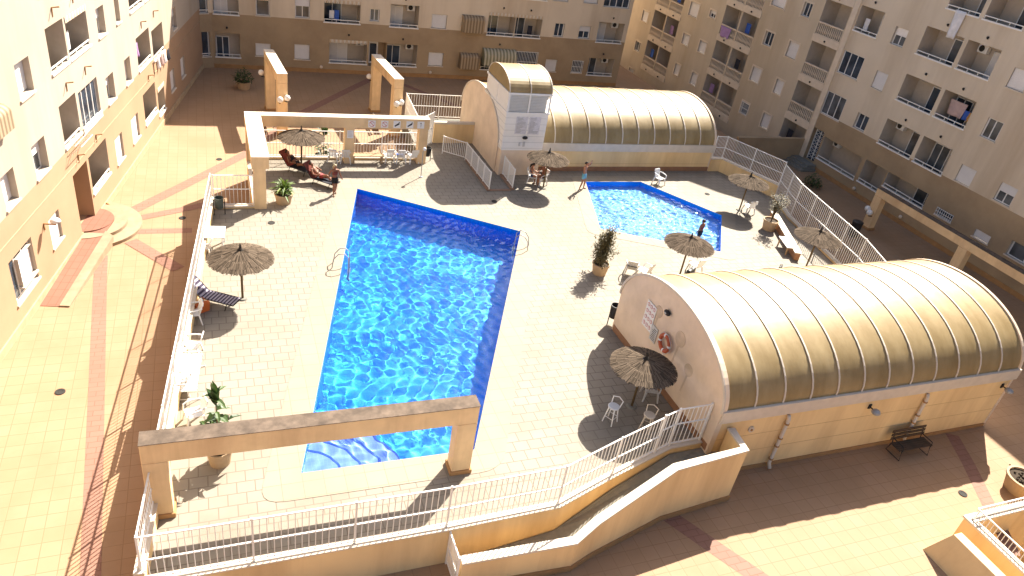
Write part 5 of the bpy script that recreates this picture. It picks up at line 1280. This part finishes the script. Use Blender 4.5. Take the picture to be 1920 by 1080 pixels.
# ------------------------------------------------------------------ round entrance steps and red ramp of the sunny block
c0 = Vector((-5.75, 34.35)); ang = math.atan2(WLf.t.y, WLf.t.x)
t = thing('entrance_steps', 'round cream entrance steps with a red ramp against the sunny block', 'steps', (c0.x, c0.y, 0), ang)
b = MB(); b.lathe([(0, .15), (2.35, .15), (2.35, 0)], n=30, a0=-PI, a1=0); b.lathe([(0, .30), (1.75, .30), (1.75, .0)], n=30, a0=-PI, a1=0); b.build('step', mat('step_stone', (.31, .235, .155), .85, stain=(.24, .17, .1)), t)
b = MB(); b.lathe([(0, .36), (1.2, .36), (1.2, .0)], n=30, a0=-PI, a1=0); b.prism([(-6.6, -.05), (-6.6, -1.05), (0, -1.2), (0, -.05)], 0, [.02, .02, .358, .358]); b.build('ramp_surface', M['red'], t)
b = MB(); b.prism([(-6.6, -1.06), (-6.6, -1.42), (-1.5, -1.62), (-1.1, -1.19)], 0, [.06, .06, .42, .42]); b.build('ramp_kerb', bpy.data.materials['step_stone'], t)
# ------------------------------------------------------------------ stairwell at the bottom right
x0, y0, x1, y1 = SW
t = thing('stairwell_parapet', 'cream parapet with white railing round the dark stairwell, bottom right', 'parapet', (x0, y1, 0))
b = MB(); b.box(-.25, -8, -3, -.002, .25, 1.0); b.box(0, .002, -3, 7.2, .25, 1.0); b.box(0, -8, -3.1, 7.2, 0, -3.0); b.box(7.0, -8, -3, 7.2, 0, 0); b.build('wall', M['wall'], t)
b = MB(); b.box(-.3, -8, 1.002, .03, .3, 1.08); b.box(.032, -.03, 1.002, 7.2, .3, 1.08); b.build('coping', M['cap'], t)
q = MB()
for (a, e) in (((-.12, -8, 0), (-.12, .12, 0)), ((-.12, .12, 0), (7.2, .12, 0))):
    a, e = Vector(a), Vector(e); L = (e-a).length
    for h in (1.14, 1.55): q.bar(a+Vector((0, 0, h)), e+Vector((0, 0, h)), .04, .04)
    for k in range(int(L/.14)): p_ = a.lerp(e, (k+.5)/int(L/.14)); q.bar(p_+Vector((0, 0, 1.1)), p_+Vector((0, 0, 1.55)), .018, .018)
q.build('railing', M['white'], t)
b = MB(); b.hexa([(-1.75, -8, 0), (-.95, -8, 0), (-.95, .1, 0), (-1.75, .1, 0)], [(-1.35, -8, 1.05), (-1.0, -8, 1.05), (-1.0, -.25, 1.05), (-1.35, -.25, 1.05)]); 
tag(b.build('stair_wall', M['wall'], None, loc=(x0, y1, 0)), 'ochre sloping wall beside the stairwell railing, bottom right', 'wall')
# ------------------------------------------------------------------ washing
def hang(W, label, a, b_, m, off=-.1, name='hanging_cloth', sway=.05):
    s0, z1 = W.px(*a); s1, z0 = W.px(*b_)
    q = MB(); n = 10; k = 8; P = []
    for j in range(k+1):
        for i in range(n+1):
            f_ = i/n; g = j/k; P.append((s0+(s1-s0)*(f_+ .12*(g)*(.5-f_)), off-.01+sway*math.sin(f_*9+g*2)*(.3+g), z1+(z0-z1)*g))
    q.v = P
    for j in range(k):
        for i in range(n): q.f.append((j*(n+1)+i, j*(n+1)+i+1, (j+1)*(n+1)+i+1, (j+1)*(n+1)+i)); q.m.append(0)
    o = q.build(name, M[m], None, smooth=True); o.location = W.o; o.rotation_euler = (0, 0, math.atan2(W.t.y, W.t.x)); md = o.modifiers.new('t', 'SOLIDIFY'); md.thickness = .008
    return tag(o, label, 'laundry')
hang(WR, 'long pale sheet hanging down the wall of the right-hand block', (1796, 18), (1792, 75), 'cl_white'); 
hang(WR, 'pink towel hung in an upper balcony of the right-hand block, left of a blue one', (1774, 184), (1792, 224), 'cl_pink', .5); hang(WR, 'blue towel hung between a pink and an orange one in a right-hand balcony', (1797, 205), (1803, 228), 'cl_blue', .5); hang(WR, 'orange towel hung right of the blue one in a right-hand balcony', (1806, 209), (1809, 232), 'cl_orange', .5)
hang(WR, 'patterned blue rug over a balustrade in the middle balcony stack', (1354, 47), (1367, 75), 'cl_violet', -.06)
for k, (xx, yy, mm, lab) in enumerate(((287, 104, 'cl_white', 'white shirt hanging from the corner balcony of the sunny block, leftmost piece'), (293, 100, 'cl_pink', 'pinkish garment hanging from the corner balcony of the sunny block'), (299, 97, 'cl_white', 'white garment hanging from the corner balcony, right of the pinkish one'), (305, 93, 'cl_dark', 'dark garment hanging from the corner balcony of the sunny block, rightmost piece'))):
    hang(WLf, lab, (xx, yy), (xx+5.5, yy+22-k*2), mm, -.22)
hang(WLf, 'violet cloth hanging inside a first-floor balcony of the sunny block', (258, 86), (267, 106), 'cl_violet', .2)
# wicker cat-like white sheet on the metal rack of the first-floor balcony
t = thing('drying_rack', 'white wire drying rack hung outside a first-floor balcony of the sunny block', 'rack', WLf.o+WLf.t*WLf.px(139, 262)[0]+Vector((0, 0, WLf.px(139, 262)[1])), math.atan2(WLf.t.y, WLf.t.x))
q = MB()
for k in range(6): q.tube([(-.7+k*.28, 0, 0), (-.7+k*.28, -.5, .02)], .012, 5)
for y in (-.02, -.25, -.5): q.tube([(-.72, y, .0), (.72, y, .0)], .014, 5)
q.build('rack_wires', M['white'], t)
for x in (-.6, .6): MB().tube([(x, 0, -.45), (x, -.48, 0)], .014, 5).build('rack_brace', M['white'], t)
# ------------------------------------------------------------------ people
def skin_mesh(name, V, E, Rr, material, parent, root=0, sub=2):
    me = bpy.data.meshes.new(name); bm = bmesh.new(); ly = bm.verts.layers.skin.verify(); vs_ = [bm.verts.new(v) for v in V]
    for a, b in E: bm.edges.new((vs_[a], vs_[b]))
    for i, v in enumerate(vs_): v[ly].radius = Rr[i] if hasattr(Rr[i], '__len__') else (Rr[i], Rr[i]); v[ly].use_root = (i == root)
    bm.to_mesh(me); bm.free()
    o = bpy.data.objects.new(name, me); C.objects.link(o)
    o.modifiers.new('skin', 'SKIN').use_smooth_shade = True
    o.modifiers.new('sub', 'SUBSURF').levels = sub; o.modifiers['sub'].render_levels = sub
    dg = bpy.context.evaluated_depsgraph_get(); dg.update(); nm = bpy.data.meshes.new_from_object(o.evaluated_get(dg))
    o.modifiers.clear(); o.data = nm; nm.materials.clear(); nm.materials.append(material)
    nm.polygons.foreach_set('use_smooth', [True]*len(nm.polygons)); o.parent = parent
    return o
def person(label, loc, rz, J, hair, clothes, scale=1.0, hair_long=False, skin='skin'):
    """J: joints in metres, facing -y: pelvis chest neck head, shL elL haL, shR elR haR, hpL knL anL toL, hpR knR anR toR"""
    t = thing('person', label, 'person', loc, rz); t.scale = (scale,)*3
    g = {k: Vector(v) for k, v in J.items()}
    V = []; Rr = []; idx = {}
    def v(n, p, r): idx[n] = len(V); V.append(tuple(p)); Rr.append(r); return idx[n]
    E = []
    v('pelvis', g['pelvis'], (.135, .105)); v('waist', g['pelvis'].lerp(g['chest'], .45), (.115, .09)); v('chest', g['chest'], (.145, .105)); v('upper', g['chest'].lerp(g['neck'], .6), (.12, .085)); v('neck', g['neck'], .052)
    hd = (g['head']-g['neck']).normalized(); fw = Vector(J.get('face', (0, -1, 0))).normalized()
    v('jaw', g['head']-hd*.06+fw*.02, (.07, .075)); v('skull', g['head']+hd*.04, (.08, .09)); v('crown', g['head']+hd*.115, .055)
    v('nose', g['head']-hd*.005+fw*.115, .014)
    E += [('pelvis', 'waist'), ('waist', 'chest'), ('chest', 'upper'), ('upper', 'neck'), ('neck', 'jaw'), ('jaw', 'skull'), ('skull', 'crown'), ('skull', 'nose')]
    for s_ in 'LR':
        v('sh'+s_, g['sh'+s_], .058); v('el'+s_, g['el'+s_], .042); v('wr'+s_, g['el'+s_].lerp(g['ha'+s_], .8), .029); v('pa'+s_, g['ha'+s_], (.042, .02))
        E += [('upper', 'sh'+s_), ('sh'+s_, 'el'+s_), ('el'+s_, 'wr'+s_), ('wr'+s_, 'pa'+s_)]
        hdir = (g['ha'+s_]-g['el'+s_]).normalized(); sd = hdir.cross(Vector((0, 1, 0)) if abs(hdir.y) < .8 else Vector((1, 0, 0))).normalized(); cu = hdir.cross(sd)
        for k, (o_, L) in enumerate(((-.03, .065), (-.01, .08), (.01, .075), (.03, .055))):
            a = v(f'f{s_}{k}a', g['ha'+s_]+sd*o_+hdir*.05, .0095); c = v(f'f{s_}{k}b', g['ha'+s_]+sd*o_*1.15+hdir*(.05+L*.9)+cu*L*.4, .008); E += [('pa'+s_, f'f{s_}{k}a'), (f'f{s_}{k}a', f'f{s_}{k}b')]
        v(f't{s_}', g['ha'+s_]-sd*.06+hdir*.03+cu*.015, .01); E.append(('pa'+s_, f't{s_}'))
        v('hp'+s_, g['hp'+s_], .095); v('th'+s_, g['hp'+s_].lerp(g['kn'+s_], .5), .078); v('kn'+s_, g['kn'+s_], .055); v('ca'+s_, g['kn'+s_].lerp(g['an'+s_], .35), .056); v('an'+s_, g['an'+s_], .036); v('he'+s_, g['an'+s_]+Vector((0, .02, -.04)), .035); v('to'+s_, g['to'+s_], (.042, .022))
        E += [('pelvis', 'hp'+s_), ('hp'+s_, 'th'+s_), ('th'+s_, 'kn'+s_), ('kn'+s_, 'ca'+s_), ('ca'+s_, 'an'+s_), ('an'+s_, 'he'+s_), ('he'+s_, 'to'+s_)]
    skin_mesh('body', V, [(idx[a], idx[b]) for a, b in E], Rr, M[skin], t)
    # hair, ears, eyes, mouth
    hc = g['head']+hd*.045-fw*.018; q = MB(); rt_ = hd.cross(fw).normalized()
    n, k = 16, 8
    for j in range(k):
        for i in range(n):
            def H(i, j):
                a = 2*PI*i/n; e = PI/2*(1-j/k*(1.35 if True else 1)); d = rt_*math.cos(e)*math.cos(a)*.098+fw*math.cos(e)*math.sin(a)*(.112 if math.sin(a) < 0 else .1)+hd*math.sin(e)*.105
                if math.sin(a) > .2 and e < .45: d = d*.86
                return hc+d
            q.face([H(i, j), H(i+1, j), H(i+1, j+1), H(i, j+1)])
    if hair_long: q.tube([hc-fw*.08, hc-fw*.11-hd*.1, hc-fw*.09-hd*.24], [.06, .065, .03], 8)
    q.build('hair', M[hair], t, smooth=True)
    for sg in (-1, 1):
        MB().sphere(g['head']+rt_*sg*.088-fw*.005+hd*.01, .022, 8, 6, sx=.5).build('ear', M[skin], t, smooth=True)
        MB().sphere(g['head']+rt_*sg*.032+fw*.09+hd*.035, .011, 8, 6).build('eye', M['black'], t, smooth=True)
    MB().sphere(g['head']+fw*.088-hd*.045, .02, 8, 6, sy=.5, sz=.35).build('mouth', M['lip'], t, smooth=True)
    body = [o for o in bpy.data.objects if o.parent == t and o.name.startswith('body')][0]
    bones = dict(low=(g['pelvis'], g['pelvis'].lerp(g['chest'], .3)), mid=(g['pelvis'].lerp(g['chest'], .3), g['pelvis'].lerp(g['chest'], .62)), high=(g['pelvis'].lerp(g['chest'], .62), g['chest'].lerp(g['neck'], .45)), neck=(g['chest'].lerp(g['neck'], .6), g['head']))
    for s_ in 'LR':
        bones['thA'+s_] = (g['hp'+s_], g['hp'+s_].lerp(g['kn'+s_], .18)); bones['thB'+s_] = (g['hp'+s_].lerp(g['kn'+s_], .2), g['hp'+s_].lerp(g['kn'+s_], .5)); bones['thC'+s_] = (g['hp'+s_].lerp(g['kn'+s_], .52), g['kn'+s_])
        bones['arm'+s_] = (g['sh'+s_], g['el'+s_]); bones['fore'+s_] = (g['el'+s_], g['ha'+s_]); bones['hip'+s_] = (g['pelvis'], g['hp'+s_]); bones['calf'+s_] = (g['kn'+s_], g['an'+s_])
    def near(p):
        best = None
        for n_, (a_, b_) in bones.items():
            d_ = b_-a_; k_ = max(0, min(1, (p-a_).dot(d_)/max(1e-9, d_.length_squared))); L_ = (p-(a_+d_*k_)).length
            if best is None or L_ < best[0]: best = (L_, n_)
        return best[1]
    nb_ = [near(v_.co) for v_ in body.data.vertices]
    allow = dict(shorts={'low', 'hipL', 'hipR', 'thAL', 'thAR', 'thBL', 'thBR'}, briefs={'low', 'hipL', 'hipR', 'thAL', 'thAR'}, top={'high'})
    for kind, m in clothes:
        if kind in allow:
            ok = allow[kind]; q = MB(); off = .014
            for pl in body.data.polygons:
                if sum(nb_[i] in ok for i in pl.vertices) >= len(pl.vertices)-1:
                    q.face([body.data.vertices[i].co+body.data.vertices[i].normal*off for i in pl.vertices])
            o = q.build('swim_top' if kind == 'top' else kind, M[m], t, smooth=True)
            bm = bmesh.new(); bm.from_mesh(o.data); bmesh.ops.remove_doubles(bm, verts=bm.verts, dist=.0004); bm.to_mesh(o.data); bm.free()
        if kind == 'cap':
            q = MB(); q.lathe([(0, .0), (.07, -.02), (.105, -.09), (.2, -.11)], n=18); o = q.build('hat', M[m], t, smooth=True, loc=g['head']+hd*.16)
    return t
M['hair_dark'] = mat('dark_hair', (.02, .014, .01), .6, var=.2); M['hair_fair'] = mat('fair_hair', (.42, .34, .22), .6, var=.2); M['lip'] = mat('lips', (.3, .09, .07), .5)
M['sw_black'] = mat('black_swimwear', (.012, .012, .014), .7); M['sw_aqua'] = mat('aqua_shorts', (.16, .38, .46), .75); M['sw_red'] = mat('dark_red_swimwear', (.22, .03, .03), .7); M['sw_blue'] = mat('navy_swimwear', (.02, .03, .1), .7)
M['skin_red'] = mat('sunburnt_skin', (.24, .105, .06), .55, var=.06)
stand = dict(pelvis=(0, 0, .92), chest=(0, .01, 1.22), neck=(0, .015, 1.45), head=(0, -.005, 1.57), shL=(-.185, .01, 1.39), elL=(-.25, .03, 1.11), haL=(-.24, -.08, .87), shR=(.185, .01, 1.39), elR=(.26, .03, 1.12), haR=(.27, -.06, .88),
             hpL=(-.09, 0, .86), knL=(-.1, -.02, .48), anL=(-.1, .02, .08), toL=(-.12, -.14, .03), hpR=(.09, 0, .86), knR=(.1, -.02, .48), anR=(.1, .02, .08), toR=(.12, -.14, .03))
def pose(**k): d = dict(stand); d.update(k); return d
# woman walking towards the camera side
p = D_(627, 365); person('woman in black swim shorts walking beside the far left corner of the big pool', p, R_(10),
    pose(haL=(-.33, -.12, .98), elL=(-.3, .06, 1.15), elR=(.28, .09, 1.13), haR=(.36, .02, .93), knL=(-.09, -.16, .5), anL=(-.1, -.15, .1), toL=(-.11, -.31, .04), knR=(.09, .03, .47), anR=(.1, .2, .11), toR=(.11, .06, .03), face=(.25, -1, 0)), 'hair_fair', [('shorts', 'sw_black'), ('top', 'towel_dk')], .98, True, 'skin_red')
# boy stretching with raised arms
p = D_(1090, 354); person('boy in aqua shorts at the small pool with both arms raised to his head', p, R_(40),
    pose(elL=(-.33, -.12, 1.5), haL=(-.15, -.16, 1.66), elR=(.35, -.12, 1.52), haR=(.2, -.2, 1.74), knL=(-.14, -.03, .48), anL=(-.2, .04, .08), toL=(-.24, -.12, .03), knR=(.13, -.08, .48), anR=(.14, -.06, .08), toR=(.17, -.22, .03), face=(-.1, -1, .1)), 'hair_dark', [('shorts', 'sw_aqua')], 1.0)
lie = dict(pelvis=(0, -.02, .47), chest=(0, .3, .62), neck=(0, .5, .83), head=(0, .57, .94), shL=(-.185, .44, .77), elL=(-.3, .25, .56), haL=(-.2, .02, .57), shR=(.185, .44, .77), elR=(.3, .25, .56), haR=(.2, .02, .57),
           hpL=(-.09, -.08, .46), knL=(-.11, -.48, .58), anL=(-.12, -.86, .43), toL=(-.15, -.98, .5), hpR=(.09, -.08, .46), knR=(.1, -.5, .46), anR=(.12, -.92, .42), toR=(.14, -1.0, .53), face=(0, -.8, .45))
person('sunbather lying on the lounger farther from the pool, head on the red towel', pA, rA, lie, 'hair_dark', [('briefs', 'sw_black'), ('top', 'sw_black')], 1.0, False, 'skin_red')
l2 = dict(lie); l2.update(knL=(-.12, -.46, .66), anL=(-.13, -.8, .45), elR=(.34, .2, .6), haR=(.1, .12, .74))
person('sunbather reclining on the lounger nearer the pool, beside the walking woman', pB, rA, l2, 'hair_dark', [('shorts', 'sw_red')], 1.0, False, 'skin_red')
sit = dict(pelvis=(0, .08, .52), chest=(0, .13, .82), neck=(0, .12, 1.05), head=(0, .08, 1.17), shL=(-.185, .12, .99), elL=(-.27, .02, .73), haL=(-.2, -.24, .68), shR=(.185, .12, .99), elR=(.27, .02, .73), haR=(.2, -.24, .68),
           hpL=(-.09, .05, .5), knL=(-.12, -.36, .52), anL=(-.12, -.36, .09), toL=(-.14, -.5, .03), hpR=(.09, .05, .5), knR=(.12, -.36, .52), anR=(.12, -.4, .09), toR=(.14, -.54, .03))
c2 = chair('white armchair beneath the far pavilion umbrella, nearer its pole', 1013, 345, R_(-150))
p = D_(1013, 345); person('seated bather facing left under the far pavilion umbrella', p, R_(-75), sit, 'hair_dark', [('briefs', 'sw_black')], 1.0, False, 'skin_red'); c2.rotation_euler = (0, 0, R_(-75))
p = D_(997, 343); person('seated bather in dark swimwear left of the far pavilion umbrella pole', p, R_(60), sit, 'hair_dark', [('briefs', 'sw_blue'), ('top', 'sw_blue')], .95, True)
for o in [o for o in bpy.data.objects if o.get('label') == 'white armchair under the far pavilion umbrella']: o.rotation_euler = (0, 0, R_(60))
# bather standing in the small pool
p = G(1306, 458, WL_-.5); person('dark-haired bather in red standing in the small pool behind the corner umbrella', (p.x, p.y, WL_-.545), R_(200), pose(elL=(-.33, -.05, 1.17), haL=(-.38, -.22, 1.0)), 'hair_dark', [('shorts', 'sw_black'), ('top', 'sw_red')], .92, False, 'skin_red')
